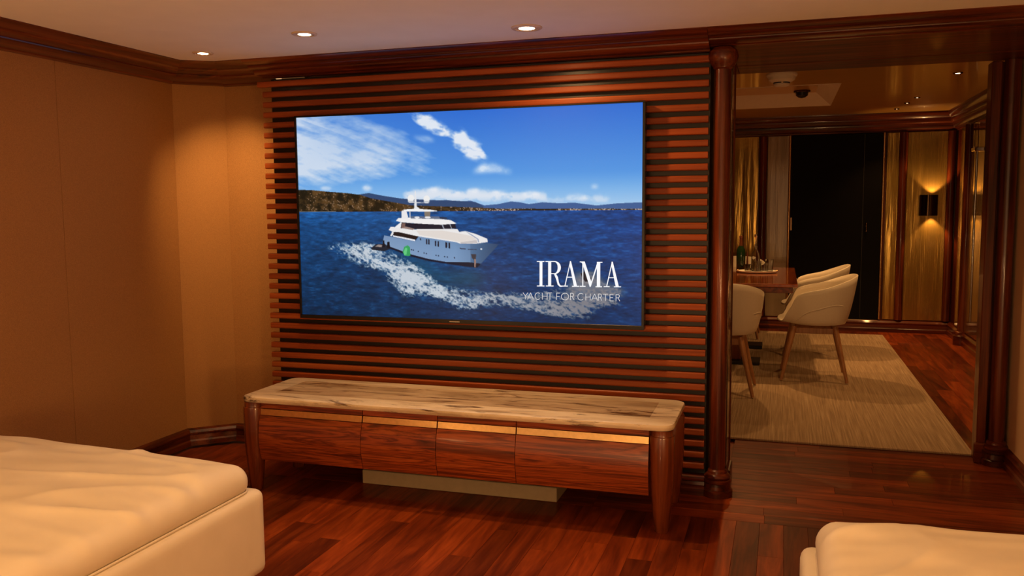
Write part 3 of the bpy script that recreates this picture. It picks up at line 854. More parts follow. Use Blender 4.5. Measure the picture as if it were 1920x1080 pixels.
def big_a(x0, y0):
    s = [(0, 0)]
    return [[(x0 + 70, y0), (x0 + 84, y0), (x0 + 162, y0 + 318), (x0 + 122, y0 + 318), (x0 + 66, y0 + 40)],
            [(x0 + 66, y0 + 30), (x0 + 74, y0 + 45), (x0 + 14, y0 + 315), (x0 + 2, y0 + 315)],
            rect(x0 + 26, y0 + 196, x0 + 120, y0 + 207),
            rect(x0 - 28, y0 + 308, x0 + 46, y0 + 319), rect(x0 + 98, y0 + 310, x0 + 188, y0 + 322)]
letter(big_a(678, 208), M['letter'])                                                                                       # A
letter([[(876, 212), (934, 212), (1018, 470), (1006, 530), (996, 530), (906, 240)], rect(904, 225, 916, 520), rect(872, 212, 930, 222), rect(872, 518, 945, 530),
        [(1094, 216), (1104, 240), (1010, 530), (998, 520)], rect(1086, 216, 1128, 535), rect(1086, 216, 1155, 228), rect(1070, 523, 1150, 536)], M['letter'])  # M
letter(big_a(1200, 214), M['letter'])                                                                                      # A
def strokes(lines, w_=8):
    out = []
    for (a, b_), (c, d_) in lines:
        dx_, dy_ = c - a, d_ - b_; l_ = math.hypot(dx_, dy_); nx, ny = -dy_ / l_ * w_ / 2, dx_ / l_ * w_ / 2
        out.append([(a + nx, b_ + ny), (c + nx, d_ + ny), (c - nx, d_ - ny), (a - nx, b_ - ny)])
    return out
def small(ch, x0, w_, y0, y1):
    x1 = x0 + w_; ym = (y0 + y1) / 2; xm = (x0 + x1) / 2; ry = (y1 - y0) / 2 - 4; rx = w_ / 2 - 4
    if ch == 'Y': return strokes([((x0, y0), (xm, ym)), ((x1, y0), (xm, ym)), ((xm, ym), (xm, y1))])
    if ch == 'A': return strokes([((x0, y1), (xm, y0)), ((xm, y0), (x1, y1)), ((x0 + w_ * .2, y0 + (y1 - y0) * .66), (x1 - w_ * .2, y0 + (y1 - y0) * .66))])
    if ch == 'C': return arc(xm, ym, rx, ry, rx + 8, ry + 8, 48, 312, 16)
    if ch == 'O': return arc(xm, ym, rx, ry, rx + 8, ry + 8, 0, 360, 20)
    if ch == 'H': return strokes([((x0, y0), (x0, y1)), ((x1, y0), (x1, y1)), ((x0, ym), (x1, ym))])
    if ch == 'T': return strokes([((x0, y0), (x1, y0)), ((xm, y0), (xm, y1))])
    if ch == 'F': return strokes([((x0, y0), (x0, y1)), ((x0, y0), (x1, y0)), ((x0, ym), (x1 - 6, ym))])
    if ch == 'E': return strokes([((x0, y0), (x0, y1)), ((x0, y0), (x1, y0)), ((x0, ym), (x1 - 5, ym)), ((x0, y1), (x1, y1))])
    if ch == 'R': return strokes([((x0, y0), (x0, y1)), ((x0, y0), (xm, y0)), ((x0, ym), (xm, ym)), ((xm, ym), (x1, y1))]) + arc(xm, (y0 + ym) / 2, rx * .7, (ym - y0) / 2 - 4, rx * .7 + 8, (ym - y0) / 2 + 4, -90, 90, 8)
    return []
for ch, x0_, w_, yy in (('Y', 160, 62, 605), ('A', 218, 74, 605), ('C', 312, 70, 606), ('H', 404, 60, 607), ('T', 474, 50, 607), ('F', 582, 46, 610), ('O', 642, 92, 611), ('R', 756, 46, 612),
                        ('C', 848, 78, 613), ('H', 948, 56, 617), ('A', 1020, 76, 618), ('R', 1106, 44, 620), ('T', 1166, 58, 622), ('E', 1250, 44, 624), ('R', 1326, 48, 626)):
    letter(small(ch, x0_, w_, yy, yy + 84), M['letter2'])

# ------------------------------------------------------------------ CONSOLE under the television
CX0, CX1, CY0, CY1 = -2.508, -0.412, 3.488, 3.985
con = thing('media_console', 'low rosewood console with veined marble top under the television', 'console', ((CX0 + CX1) / 2, 3.74, 0))
def rrect(x0, x1, y0, y1, r, n=6):
    P = []
    for cx_, cy_, a0 in ((x1 - r, y1 - r, 0), (x0 + r, y1 - r, 90), (x0 + r, y0 + r, 180), (x1 - r, y0 + r, 270)):
        for k_ in range(n + 1):
            a = math.radians(a0 + 90 * k_ / n); P.append((cx_ + r * math.cos(a), cy_ + r * math.sin(a)))
    return P
def slab(name, P, z0, z1, bev, mat, parent):
    n = len(P); cx_ = sum(p[0] for p in P) / n; cy_ = sum(p[1] for p in P) / n
    rings = []
    prof = [(bev, z0)] + [(bev * (1 - math.sin(a)), z0 + bev * (1 - math.cos(a))) for a in (math.radians(45), math.radians(90))] + \
           [(bev * (1 - math.cos(a)), z1 - bev * (1 - math.sin(a))) for a in (0, math.radians(45), math.radians(90))]
    v = []
    for ins, z_ in prof:
        for (px, py) in P:
            dx_, dy_ = cx_ - px, cy_ - py
            v.append((px + math.copysign(min(ins, abs(dx_)), dx_), py + math.copysign(min(ins, abs(dy_)), dy_), z_))
    f = []
    for i in range(len(prof) - 1):
        for k_ in range(n):
            f.append([i * n + k_, i * n + (k_ + 1) % n, (i + 1) * n + (k_ + 1) % n, (i + 1) * n + k_])
    f.append(list(range(n))[::-1]); f.append([(len(prof) - 1) * n + k_ for k_ in range(n)])
    o = mesh_obj(name, v, f, mat, parent, smooth=True); sharp(o, 40)
    return o
top = slab('marble_top', rrect(CX0, CX1, CY0, CY1, 0.055), 0.444, 0.473, 0.010, M['marble'], con)
v, f = box_data(CX0 + .125, CX1 - .115, CY0 + .125, CY1 - .085, 0.4725, 0.4737, 0.0004, 1)
ip = mesh_obj('inlay_panel', v, f, M['marble_dark'], top); tag(ip, 'darker brown-veined marble inlay')
# carcass, rail, drawers with bowed fronts, brass pulls
box('carcass', -2.405, -0.518, 3.548, 3.95, 0.165, 0.4435, M['rose'], con)
edges = [-2.412, -1.859, -1.48, -1.103, -0.515]
for a, b_ in zip(edges[:-1], edges[1:]):
    box('rail', a + .0015, b_ - .0015, 3.525, 3.5475, 0.412, 0.4435, M['rose'], con, 0.002, 1)
    # bowed drawer front
    prof = []
    for i in range(13):
        t = i / 12; z_ = 0.158 + (0.378 - 0.158) * t
        prof.append((3.532 - 0.034 * math.sin(math.pi * (0.10 + 0.78 * t)) ** 0.8, z_))
    prof += [(3.5475, 0.378), (3.5475, 0.158)]
    n = len(prof)
    v = [(a + .0015, p_, z_) for p_, z_ in prof] + [(b_ - .0015, p_, z_) for p_, z_ in prof]
    f = [[k_, (k_ + 1) % n, n + (k_ + 1) % n, n + k_] for k_ in range(n)] + [list(range(n)), list(range(n, 2 * n))]
    dr = mesh_obj('drawer', v, f, M['rose'], con, smooth=True, origin=(a, 3.53, .158)); sharp(dr, 40)
    v = [(xx, p_, z_) for xx in (a + .003, b_ - .003) for p_, z_ in ((3.5275, .3785), (3.5205, .3805), (3.5265, .409), (3.5475, .409), (3.5475, .3785))]
    f = [[k_, (k_ + 1) % 5, 5 + (k_ + 1) % 5, 5 + k_] for k_ in range(5)] + [list(range(5)), list(range(5, 10))]
    pl = mesh_obj('pull', v, f, M['brass'], dr); tag(pl, 'brass pull strip')
for lx in (-2.459, -0.464):
    for ly in (3.541, 3.925):
        lg = lathe('leg', [(0.029, 0), (0.031, .003), (0.040, .10), (0.0485, .20), (0.052, .28), (0.0525, .412), (0.051, .4175), (0.047, .419), (0.046, .423), (0.046, .4438)], (lx, ly, 0), M['leg_z'], con, 32)
box('back_panel', -2.405, -0.518, 3.9505, 3.962, 0.165, 0.44, M['rose'], con)
pz = box('plinth_block', -1.99, -0.98, 3.757, 3.96, 0.0005, 0.070, M['plinth'], None, 0.003, 1)
tag(pz, 'low beige painted plinth on the floor beneath the console', 'plinth')

# ------------------------------------------------------------------ SOFA pieces (cream leather, rounded, wrinkled)
def rounded_box_data(x0, x1, y0, y1, z0, z1, r, step, disp=None, rz=None):
    rz = rz or r
    bm = bmesh.new()
    nx, ny, nz = (max(2, int(round((b_ - a) / step))) for a, b_ in ((x0, x1), (y0, y1), (z0, z1)))
    v = {}; faces = []
    def vert(i, j, k_):
        key = (i, j, k_)
        if key not in v:
            # denser towards the edges
            def warp(t): return 0.5 - 0.5 * math.cos(math.pi * t) if False else t
            v[key] = (x0 + (x1 - x0) * warp(i / nx), y0 + (y1 - y0) * warp(j / ny), z0 + (z1 - z0) * k_ / nz)
        return key
    def quad(a, b_, c, d_): faces.append((a, b_, c, d_))
    for i in range(nx):
        for j in range(ny):
            for k_ in (0, nz): quad(vert(i, j, k_), vert(i + 1, j, k_), vert(i + 1, j + 1, k_), vert(i, j + 1, k_))
    for i in range(nx):
        for k_ in range(nz):
            for j in (0, ny): quad(vert(i, j, k_), vert(i + 1, j, k_), vert(i + 1, j, k_ + 1), vert(i, j, k_ + 1))
    for j in range(ny):
        for k_ in range(nz):
            for i in (0, nx): quad(vert(i, j, k_), vert(i, j + 1, k_), vert(i, j + 1, k_ + 1), vert(i, j, k_ + 1))
    keys = list(v); ix = {k_: n for n, k_ in enumerate(keys)}
    out = []
    for key in keys:
        x, y, z = v[key]
        cx_ = min(max(x, x0 + r), x1 - r); cy_ = min(max(y, y0 + r), y1 - r); cz_ = min(max(z, z0 + rz), z1 - rz)
        d_ = Vector(((x - cx_) / r, (y - cy_) / r, (z - cz_) / rz))
        if d_.length > 1e-6:
            # spherify the corner cell
            m_ = max(abs(d_.x), abs(d_.y), abs(d_.z)); d_ = d_.normalized() * m_
        p = Vector((cx_ + d_.x * r, cy_ + d_.y * r, cz_ + d_.z * rz))
        if disp: p = disp(p, d_)
        out.append(tuple(p))
    bm.free()
    return out, [[ix[a] for a in fc] for fc in faces]


def sofa(name, label, bx, cu, seed, crown, group, tilt=(0.0, 0.0)):
    x0, x1, y0, y1, zb = bx
    t = thing(name, label, 'sofa', ((x0 + x1) / 2, (y0 + y1) / 2, 0), group)
    v, f = rounded_box_data(x0, x1, y0, y1, 0.03, zb, 0.034, 0.017)
    o = mesh_obj('base', v, f, M['leather'], t, smooth=True)
    for fx in (x0 + .12, x1 - .12):
        for fy in (y0 + .12, y1 - .12):
            lathe('foot', [(0.025, 0.0), (0.03, 0.0305)], (fx, fy, 0), M['black'], t, 16)
    cx0, cx1, cy0, cy1, z0, z1 = cu
    so_ = Vector((seed * 7.3, seed * 3.1, 0))
    def disp(p, d_):
        ex = min(p.x - cx0, cx1 - p.x); ey = min(p.y - cy0, cy1 - p.y)
        e = min(ex, ey)
        up = max(0.0, (p.z - (z0 + .4 * (z1 - z0))) / (.6 * (z1 - z0)))
        if up <= 0: return p
        q = Vector((p.x, p.y, 0)) + so_
        # long soft folds running away from the edge, finer creases near it
        w1 = noise.noise(Vector((q.x * 1.6 + .7 * q.y, q.y * 4.2 - q.x * 1.2, seed)))
        w2 = noise.noise(Vector((q.x * 3.5 + q.y * 1.2, q.y * 10 - q.x * 3.0, seed + 4)))
        rdg = 1 - abs(noise.noise(Vector((q.x * 1.1 + q.y * .8, q.y * 3.0 - q.x * 1.6, seed + 9)))) * 2
        near = math.exp(-max(ex, 0) / .22) if ex < ey else math.exp(-max(ey, 0) / .15)
        w3 = noise.noise(Vector((q.x * 2.2, q.y * 17, seed + 2))) * near
        h = crown * (1 - math.exp(-max(e, 0) / .36)) + .011 * w1 + .0065 * w2 + .012 * max(0, rdg) ** 6 + .008 * w3
        t_ = (p.x - cx0) / (cx1 - cx0)
        p.z += (h + tilt[0] * (1 - t_) + tilt[1] * t_) * up
        return p
    v, f = rounded_box_data(cx0, cx1, cy0, cy1, z0, z1, 0.062, 0.0135, disp, (z1 - z0) * .48)
    mesh_obj('seat_cushion', v, f, M['leather'], t, smooth=True)
    # piping along the cushion seam
    P = rrect(cx0 + .004, cx1 - .004, cy0 + .004, cy1 - .004, 0.06, 6); n = len(P)
    v, f = [], []
    for k_ in range(n):
        px, py = P[k_]; a = Vector((P[(k_ + 1) % n][0] - P[k_ - 1][0], P[(k_ + 1) % n][1] - P[k_ - 1][1])).normalized()
        nx, ny = a.y, -a.x
        for s_ in range(6):
            th = s_ * math.pi / 3
            v.append((px + nx * .004 * math.cos(th), py + ny * .004 * math.cos(th), zb + .004 + .004 * math.sin(th)))
    for k_ in range(n):
        for s_ in range(6):
            f.append([k_ * 6 + s_, k_ * 6 + (s_ + 1) % 6, ((k_ + 1) % n) * 6 + (s_ + 1) % 6, ((k_ + 1) % n) * 6 + s_])
    mesh_obj('piping', v, f, M['leather'], t, smooth=True)
    return t
sofa('sofa', 'cream leather sofa end with wrinkled seat cushion beside the dark left wall', (-3.26, -1.808, 0.75, 2.660, 0.352), (-3.25, -1.832, 0.76, 2.625, 0.336, 0.440), 3, 0.056, 'cream leather sofas', (0.046, 0.012))
sofa('sofa', 'cream leather sofa corner at the lower right, in front of the dining opening', (0.072, 1.122, 0.75, 2.665, 0.352), (0.112, 1.115, 0.76, 2.635, 0.336, 0.440), 8, 0.050, 'cream leather sofas', (0.004, 0.034))

# ------------------------------------------------------------------ saloon downlights
def downlight(name, label, x_, y_, z_, r, mat, group, ring=M['trim_ring']):
    t = thing(name, label, 'light', (x_, y_, z_), group)
    lathe('trim_ring', [(r * .50, -0.0005), (r * .52, -.0045), (r * .66, -.0050), (r * .69, -.002), (r * .74, -.002), (r * .77, -.006), (r * .93, -.006), (r, -.003), (r, 0.0)], (x_, y_, z_), ring, t, 32)
    me_v, me_f = lathe_data([(r * .505, -.0030), (0.0001, -.0030)], (x_, y_, z_), 32)
    mesh_obj('lamp', me_v, me_f, mat, t)
    return t
labs = ['small recessed ceiling light nearest the tan corner wall', 'recessed ceiling light between the corner light and the one above the television', 'largest recessed ceiling light, above the right half of the television']
for (x_, y_), l_, r in zip(DOWN, labs, (0.050, 0.056, 0.068)):
    downlight('recessed_downlight', l_, x_, y_, Z_SAL - .0005, r, M['lamp'], 'recessed lights over the television wall')

# ------------------------------------------------------------------ DINING ROOM shell
YB = 9.95
wf = box('wall_far', -2.75, 1.95, YB, 10.1, 0, 2.6, M['mahog_z']); tag(wf, 'panelled far wall of the dining room', kind='structure')
wfr = box('wall_far_right', 1.72, 1.95, 5.12, YB - .0005, 0, 2.6, M['mahog_z']); tag(wfr, 'dark wood side wall of the dining room', kind='structure')
wfl = box('wall_far_left', -2.75, -2.60, 4.341, YB - .0005, 0, 2.6, M['greige']); tag(wfl, 'left wall of the dining room', kind='structure')
wpr = box('wall_passage_right', XR + .001, 1.95, 5.121, 5.2, 0, 2.6, M['mahog_z']); tag(wpr, 'return wall beside the passage', kind='structure')
wpl = box('wall_passage_left', -2.599, -0.2455, 4.3405, 4.37, 0, 2.1, M['mahog_z']); tag(wpl, 'dining side of the television wall', kind='structure')
cd = slab_with_hole('ceiling_dining', -2.6, 1.72, 5.0005, YB - .001, -1.45, 0.42, 7.30, 8.85, Z_DIN, Z_DIN + .03, M['olive'])
tag(cd, 'glossy olive brown ceiling of the dining room', kind='structure')
# cove of the tray: sloped sides and top
hx0, hx1, hy0, hy1 = -1.45, 0.42, 7.30, 8.85
ins = 0.14; zt = Z_DIN + .11
v = [(hx0, hy0, Z_DIN - .004), (hx1, hy0, Z_DIN - .004), (hx1, hy1, Z_DIN - .004), (hx0, hy1, Z_DIN - .004),
     (hx0 + ins, hy0 + ins, zt), (hx1 - ins, hy0 + ins, zt), (hx1 - ins, hy1 - ins, zt), (hx0 + ins, hy1 - ins, zt)]
for k_ in range(4):
    k2 = (k_ + 1) % 4
    vv = [v[k_], v[k2], v[4 + k2], v[4 + k_]]
    out = [(p[0], p[1], p[2] + .02) for p in vv]
    mesh_obj('cove_side', vv + out, [[0, 1, 2, 3], [4, 5, 6, 7], [0, 1, 5, 4], [1, 2, 6, 5], [2, 3, 7, 6], [3, 0, 4, 7]], M['traywhite'], cd)
vv, ff = box_data(hx0 + .1, hx1 - .1, hy0 + .1, hy1 - .1, zt + .0005, zt + .03)
mesh_obj('cove_top', vv, ff, M['olive'], cd)
# dining cornice
CD = corn(Z_DIN, 2.135)
t7 = loft('trim_7', [(1.60, YB - .15), (-2.6, YB - .15)], [(1.72, YB - .0005), (-2.6, YB - .0005)], CD, M['mahog_x']); tag(t7, 'dark wood cornice over the far dining wall', kind='structure')
t8 = loft('trim_8', [(1.60, 5.21), (1.60, YB - .1505)], [(1.7195, 5.21), (1.7195, YB - .001)], CD, M['mahog_y']); tag(t8, 'dark wood cornice along the dining side wall', kind='structure')
BD = [(t, z_ * 1.35) for t, z_ in BP]
t9 = loft('baseboard_far', [(1.68, YB - .045), (-2.6, YB - .045)], [(1.7195, YB - .0006), (-2.6, YB - .0006)], BD, M['mahog_x']); tag(t9, 'dark wood baseboard under the far wall', kind='structure')
t10 = loft('baseboard_far_right', [(1.68, 5.21), (1.68, YB - .0455)], [(1.7193, 5.21), (1.7193, YB - .001)], BD, M['mahog_y']); tag(t10, 'dark wood baseboard along the side wall', kind='structure')
# panels and pilasters on the far wall
def panel(x0, x1, mat, nm='panel'):
    box(nm, x0, x1, YB - .022, YB - .0005, 0.137, 2.134, mat, wf, 0.004, 1)
panel(-1.60, -1.02, M['gold']); panel(-0.94, -0.262, M['gold']); panel(-0.168, 0.058, M['greige'])
panel(1.048, 1.168, M['gold']); panel(1.248, 1.632, M['gold'])
for px in (-0.98, -0.215, 0.066, 1.018, 1.208, 1.672):
    r = 0.040 if px not in (0.066, 1.018) else 0.014
    if r > .02:
        lathe('pilaster', [(r, 0.137), (r, 2.134)], (px, YB - .012, 0), M['mahog_z'], wf, 24)
    else:
        lathe('door_bead', [(r, 0.137), (r, 2.134)], (px, YB - .024, 0), M['brass'] if px < .5 else M['brass'], wf, 16)
# side wall pilasters, panels
for py in (9.20, 8.15, 7.10, 6.05):
    lathe('pilaster', [(0.045, 0.136), (0.045, 2.134)], (1.700, py, 0), M['mahog_z'], wfr, 24)
    lathe('pilaster_base', [(0.07, 0.0), (0.07, .09), (0.058, .10), (0.058, .13), (0.048, .136)], (1.690, py, 0), M['mahog_x'], wfr, 24)
for y0, y1, m_ in ((9.27, 9.60, 'gold'), (8.22, 9.13, 'jamb'), (7.17, 8.08, 'jamb'), (6.12, 7.03, 'jamb')):
    box('panel', 1.698, 1.7195, y0, y1, 0.137, 2.134, M[m_], wfr, 0.004, 1)
# black door with sill and handle
dr = box('door_1', 0.082, 1.002, YB - .030, YB - .0005, 0.137, 2.134, M['door'], None, 0.003, 1); tag(dr, 'black door in the far dining wall', kind='structure')
box('door_leaf_line', 0.820, 0.826, YB - .034, YB - .0302, 0.14, 2.13, M['black'], dr)
lathe('door_handle', [(0.004, 0), (0.012, .004), (0.012, .10), (0.004, .104)], (0.862, YB - .05, 1.08), M['bronze'], dr, 12)
box('door_sill', 0.082, 1.002, YB - .052, YB - .0465, 0.128, 0.134, M['chrome'], dr)
box('hinge', 0.0825, 0.100, YB - .036, YB - .0302, 1.10, 1.24, M['bronze'], dr)

# wall sconce: half-round bronze shade, light up and down
sx_, sz0, sz1 = 1.462, 1.255, 1.472
sc_ = thing('wall_sconce', 'dark bronze wall sconce glowing up and down on the gold panel', 'wall lamp', (sx_, YB - .023, sz0))
v, f = lathe_data([(0.092, sz0), (0.092, sz1)], (sx_, YB - .035, 0), 24, math.pi, 2 * math.pi)
v2, f2 = lathe_data([(0.086, sz0), (0.086, sz1)], (sx_, YB - .035, 0), 24, math.pi, 2 * math.pi)
n0 = len(v); nn = 25
fr = f + [[q + n0 for q in fc] for fc in f2]
for k_ in range(24):
    fr += [[k_, k_ + 1, n0 + k_ + 1, n0 + k_], [nn + k_, nn + k_ + 1, n0 + nn + k_ + 1, n0 + nn + k_]]
fr += [[0, nn, n0 + nn, n0], [24, nn + 24, n0 + nn + 24, n0 + 24]]
o = mesh_obj('shade', v + v2, fr, M['bronze'], sc_, smooth=True); sharp(o)
box('back_plate', sx_ - .035, sx_ + .035, YB - .034, YB - .0225, sz0 + .05, sz1 - .05, M['bronze'], sc_, 0.002, 1)
lathe('bulb', [(0.001, -.035), (.014, -.025), (.017, 0), (.014, .025), (.001, .035)], (sx_, YB - .075, (sz0 + sz1) / 2), M['lamp_small'], sc_, 16)
spot('sconce_up_lamp', (sx_ + .03, YB - .085, sz1 - .03), (sx_ + .05, YB - .06, 2.6), 13, 95, 0.4, 0.012, WARM_D)
spot('sconce_down_lamp', (sx_ + .03, YB - .085, sz0 + .03), (sx_ + .04, YB - .06, 0), 13, 85, 0.4, 0.012, WARM_D)

# slim bracket fitting on the side wall near the passage
fx = thing('wall_bracket', 'slim steel and glass fitting high on the dark side wall', 'wall fitting', (1.64, 8.62, 1.70))
box('glass_tube', 1.625, 1.665, 8.60, 8.66, 1.88, 2.10, M['glass'], fx, 0.006)
box('mount', 1.62, 1.6975, 8.56, 8.70, 1.845, 1.8795, M['chrome'], fx, 0.004, 1)
lathe('rod', [(0.010, 0.30), (0.010, 1.8445)], (1.655, 8.63, 0), M['chrome'], fx, 16)

# dining ceiling spots, detector, dark fitting
dl = ['small ceiling spot nearest the passage, by the right wall', 'faintest small ceiling spot in the row toward the sconce', 'middle small ceiling spot in the row toward the sconce', 'farthest small ceiling spot, close to the far cornice']
dl[1] = 'first of three small ceiling spots in the row leading to the far cornice'
for (x_, y_), l_ in zip(DSPOT, dl):
    downlight('ceiling_spot', l_, x_, y_, Z_DIN - .0005, 0.034 if y_ < 8 else 0.026, M['lamp_small'], 'small spots in the dining ceiling', M['bronze'])
sd = thing('smoke_detector', 'round white smoke detector on the dining ceiling', 'smoke detector', (-0.026, 6.62, Z_DIN))
lathe('mounting_base', [(0.108, 0), (0.110, -.012), (0.102, -.024)], (-0.026, 6.62, Z_DIN - .0005), M['white'], sd, 32)
lathe('sensor_body', [(0.098, -.024), (0.092, -.045), (0.070, -.060), (0.056, -.064), (0.054, -.082), (0.044, -.090), (0.0005, -.091)], (-0.026, 6.62, Z_DIN - .0005), M['white'], sd, 32)
lathe('vent_ring', [(0.060, -.063), (0.0585, -.070)], (-0.026, 6.62, Z_DIN - .0005), M['bronze'], sd, 32)
fd = thing('ceiling_fitting', 'small dark round fitting inside the white ceiling tray', 'ceiling fitting', (0.15, 8.54, zt))
lathe('flange', [(0.075, 0), (0.078, -.010), (0.070, -.016)], (0.15, 8.54, zt), M['bronze'], fd, 24)
lathe('dome', [(0.058, -.016), (0.052, -.045), (0.030, -.062), (0.0005, -.068)], (0.15, 8.54, zt), M['black'], fd, 24)

# ------------------------------------------------------------------ rug
rg = box('rug', -1.45, 1.03, 5.10, 9.62, 0.0005, 0.013, M['rug'], None, 0.004, 2)
tag(rg, 'large greige ribbed rug under the dining table', 'rug')
RZ = 0.0132

# ------------------------------------------------------------------ dining table
tb = thing('dining_table', 'glossy brown wooden dining table seen through the opening', 'table', (-0.46, 8.0, RZ))
TBX0, TBX1, TBY0, TBY1 = -1.05, 0.128, 7.12, 9.02
box('table_top', TBX0, TBX1, TBY0, TBY1, 0.722, 0.750, M['tablewood'], tb, 0.005)
box('apron', TBX0 + .035, TBX1 - .035, TBY0 + .012, TBY1 - .012, 0.675, 0.7215, M['mahog_y'], tb, 0.003, 1)
for py in (7.62, 8.5):
    box('pedestal', -0.60, -0.32, py - .05, py + .05, RZ + .03, 0.6745, M['mahog_z'], tb, 0.006)
    box('foot_plate', -0.78, -0.16, py - .13, py + .13, RZ, RZ + .0295, M['black'], tb, 0.005)

# ------------------------------------------------------------------ shell chairs (front is +Y in their own space)
def sstep(a, b_, x): t = min(1, max(0, (x - a) / (b_ - a))); return t * t * (3 - 2 * t)
def make_chair():
    t = thing('shell_chair', 'x', 'chair', (0, 0, 0))
    NA, NR = 64, 18
    def rim(c):            # c = 1 at the back, -1 at the front
        h_ = 0.712 + 0.104 * c
        return 0.462 + (h_ - 0.462) * sstep(-0.86, -0.34, c)
    v, f = [], []
    for i in range(NR + 1):
        s = i / NR
        for k_ in range(NA):
            a = 2 * math.pi * k_ / NA          # 0 = front (+Y)
            c = -math.cos(a); h = rim(c)
            if s <= 0.5:
                q = s / 0.5; rho = 0.86 * q; z_ = 0.425 + 0.022 * q ** 3 + 0.010 * max(0, -c) * q ** 2
            else:
                q = (s - 0.5) / 0.5
                out_top = 1.0 + 0.16 * max(0, c) + 0.05 * (1 - abs(c))
                rho = 0.86 + (1.0 - 0.86) * math.sin(q * math.pi / 2) + (out_top - 1.0) * q ** 1.3
                z0_ = 0.447 + 0.010 * max(0, -c)
                z_ = z0_ + (h - z0_) * (1 - math.cos(q * math.pi / 2)) ** 0.72
            # superellipse plan
            sx2 = abs(math.sin(a)) ** 0.74 * math.copysign(1, math.sin(a)); cy2 = abs(math.cos(a)) ** 0.74 * math.copysign(1, math.cos(a))
            x_ = 0.285 * rho * sx2; y_ = 0.265 * rho * cy2
            if s > .5 and c < -.6: y_ += 0.012 * ((s - .5) * 2)
            v.append((x_, y_, z_))
    for i in range(NR):
        for k_ in range(NA):
            k2 = (k_ + 1) % NA
            f.append([i * NA + k_, i * NA + k2, (i + 1) * NA + k2, (i + 1) * NA + k_])
    o = mesh_obj('shell', v, f, M['shell'], t, smooth=True, local=True)
    bm = bmesh.new(); bm.from_mesh(o.data); bmesh.ops.remove_doubles(bm, verts=bm.verts, dist=1e-5); bmesh.ops.recalc_face_normals(bm, faces=bm.faces)
    bm.to_mesh(o.data); bm.free()
    md = o.modifiers.new('thickness', 'SOLIDIFY'); md.thickness = 0.014; md.offset = 0
    # raised fold line on either side, where the arm wraps onto the seat
    for sgn in (-1, 1):
        pts = []
        for j in range(15):
            q = j / 14
            a = math.radians(62 + 70 * q); c = -math.cos(a)
            zz = 0.47 + (0.60 - 0.47) * math.sin(q * math.pi * .62)
            hrim = rim(c); qq = ((zz - .447) / (hrim - .447)); qq = min(1, max(0, qq)); q2 = math.acos(max(-1, 1 - qq ** (1 / .72))) / (math.pi / 2)
            out_top = 1.0 + 0.16 * max(0, c) + 0.05 * (1 - abs(c))
            rho = 0.86 + .14 * math.sin(q2 * math.pi / 2) + (out_top - 1) * q2 ** 1.3
            sx2 = abs(math.sin(a)) ** 0.74; cy2 = abs(math.cos(a)) ** 0.74 * math.copysign(1, math.cos(a))
            pts.append(Vector((sgn * (0.285 * rho * sx2 + .007), 0.265 * rho * cy2, zz)))
        v, f = [], []
        for j, p in enumerate(pts):
            d_ = (pts[min(j + 1, 14)] - pts[max(j - 1, 0)]).normalized(); u1 = d_.cross(Vector((1, 0, 0))).normalized(); u2 = d_.cross(u1)
            for s_ in range(6):
                th = s_ * math.pi / 3; v.append(tuple(p + u1 * .0045 * math.cos(th) + u2 * .0045 * math.sin(th)))
        for j in range(14):
            for s_ in range(6): f.append([j * 6 + s_, j * 6 + (s_ + 1) % 6, (j + 1) * 6 + (s_ + 1) % 6, (j + 1) * 6 + s_])
        mesh_obj('arm_fold', v, f, M['shell'], t, smooth=True, local=True)
    for sx3 in (-1, 1):
        for sy3 in (-1, 1):
            tube('leg', (sx3 * .245, sy3 * .240, 0), (sx3 * .150, sy3 * .150, 0.415), .012, .023, M['chairleg'], t, 14, local=True)
    for sy3 in (-.155, .155):
        v, f = box_data(-.158, .158, sy3 - .013, sy3 + .013, .362, .408, .004, 1); mesh_obj('frame_rail', v, f, M['chairleg'], t, local=True)
    for sx3 in (-.155, .155):
        v, f = box_data(sx3 - .013, sx3 + .013, -.138, .138, .362, .408, .004, 1); mesh_obj('frame_rail', v, f, M['chairleg'], t, local=True)
    return t
ch0 = make_chair()
CH = [((0.256, 7.12), 90, 'cream shell chair nearest the passage on the right side of the dining table'),
      ((0.284, 8.28), 88, 'cream shell chair half hidden behind the front right dining chair'),
      ((-0.420, 6.42), 0, 'cream shell chair at the near table end, cut off by the wood column'),
      ((-0.46, 9.20), 180, 'cream shell chair at the far table end behind the bottles')]
for i, ((x_, y_), rz, l_) in enumerate(CH):
    o = ch0 if i == 0 else copy_tree(ch0)
    o.location = (x_, y_, RZ + .006); o.rotation_euler = (0, 0, math.radians(rz)); o['label'] = l_; o['group'] = 'chairs around the dining table'

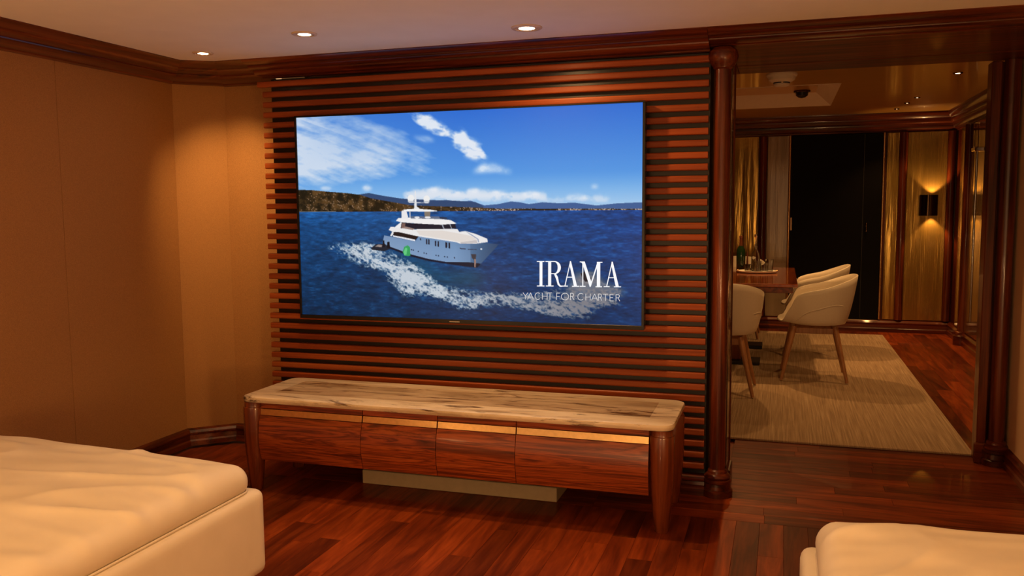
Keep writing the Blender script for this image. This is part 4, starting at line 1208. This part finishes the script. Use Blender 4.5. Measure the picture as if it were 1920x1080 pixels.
# ------------------------------------------------------------------ things on the table
TZ = 0.7503
tr = thing('serving_tray', 'oval pale serving tray on the dining table', 'tray', (-0.215, 8.30, TZ))
lathe('tray_plate', [(0.15, 0), (0.178, .006), (0.186, .018), (0.182, .019), (0.172, .010), (0.0005, .009)], (-0.215, 8.30, TZ), M['white'], tr, 40, 1.0, 0.8)
for sgn in (-1, 1):
    box('tray_grip', -0.215 + sgn * .176 - .006, -0.215 + sgn * .176 + .006, 8.25, 8.35, TZ + .019, TZ + .026, M['brass'], tr, 0.002, 1)
tz = TZ + .0095
ca_ = thing('glass_carafe', 'tall clear glass carafe with slim stopper on the tray', 'carafe', (-0.232, 8.33, tz))
lathe('body', [(0.036, 0.0), (0.040, .010), (0.040, .13), (0.034, .165), (0.016, .20), (0.014, .225), (0.018, .232), (0.0145, .232), (0.0115, .224), (0.0135, .20), (0.031, .163), (0.0365, .13), (0.0365, .014), (0.0005, .012)], (-0.232, 8.33, tz), M['glass'], ca_, 28)
lathe('stopper', [(0.010, .215), (0.012, .24), (0.008, .26), (0.007, .315), (0.013, .325), (0.013, .345), (0.0005, .352)], (-0.232, 8.33, tz), M['chrome'], ca_, 20)
gl = ['clear tumbler in front of the carafe on the tray', 'clear tumbler at the right end of the tray', 'short clear tumbler between the carafe and the right tumbler', 'clear tumbler left of the carafe on the tray']
for (gx, gy, gh), l_ in zip(((-0.215, 8.245, .10), (-0.108, 8.31, .115), (-0.155, 8.25, .085), (-0.295, 8.27, .06)), gl):
    g = lathe('tumbler', [(0.030, 0), (0.034, .006), (0.037, gh), (0.0345, gh), (0.031, .012), (0.0005, .010)], (gx, gy, tz), M['glass'], None, 24)
    tag(g, l_, 'glass', 'tumblers on the tray')
bo = thing('wine_bottle', 'dark green wine bottle standing beside the tray', 'bottle', (-0.375, 8.52, TZ))
lathe('body', [(0.038, 0), (0.042, .006), (0.043, .17), (0.038, .205), (0.022, .235), (0.016, .26), (0.015, .262)], (-0.375, 8.52, TZ), M['green_glass'], bo, 28)
lathe('foil', [(0.0215, .236), (0.0165, .262), (0.0155, .31), (0.0185, .314), (0.0185, .332), (0.0005, .336)], (-0.375, 8.52, TZ + .0005), M['foil'], bo, 24)
cp = thing('candle_pot', 'small dark pot with thin stem between bottle and carafe', 'pot', (-0.318, 8.62, TZ))
lathe('pot', [(0.028, 0), (0.032, .004), (0.036, .055), (0.033, .055), (0.0005, .045)], (-0.318, 8.62, TZ), M['black'], cp, 24)
lathe('stem', [(0.010, .0455), (0.008, .12), (0.004, .17), (0.0005, .18)], (-0.318, 8.62, TZ), M['foil'], cp, 16)
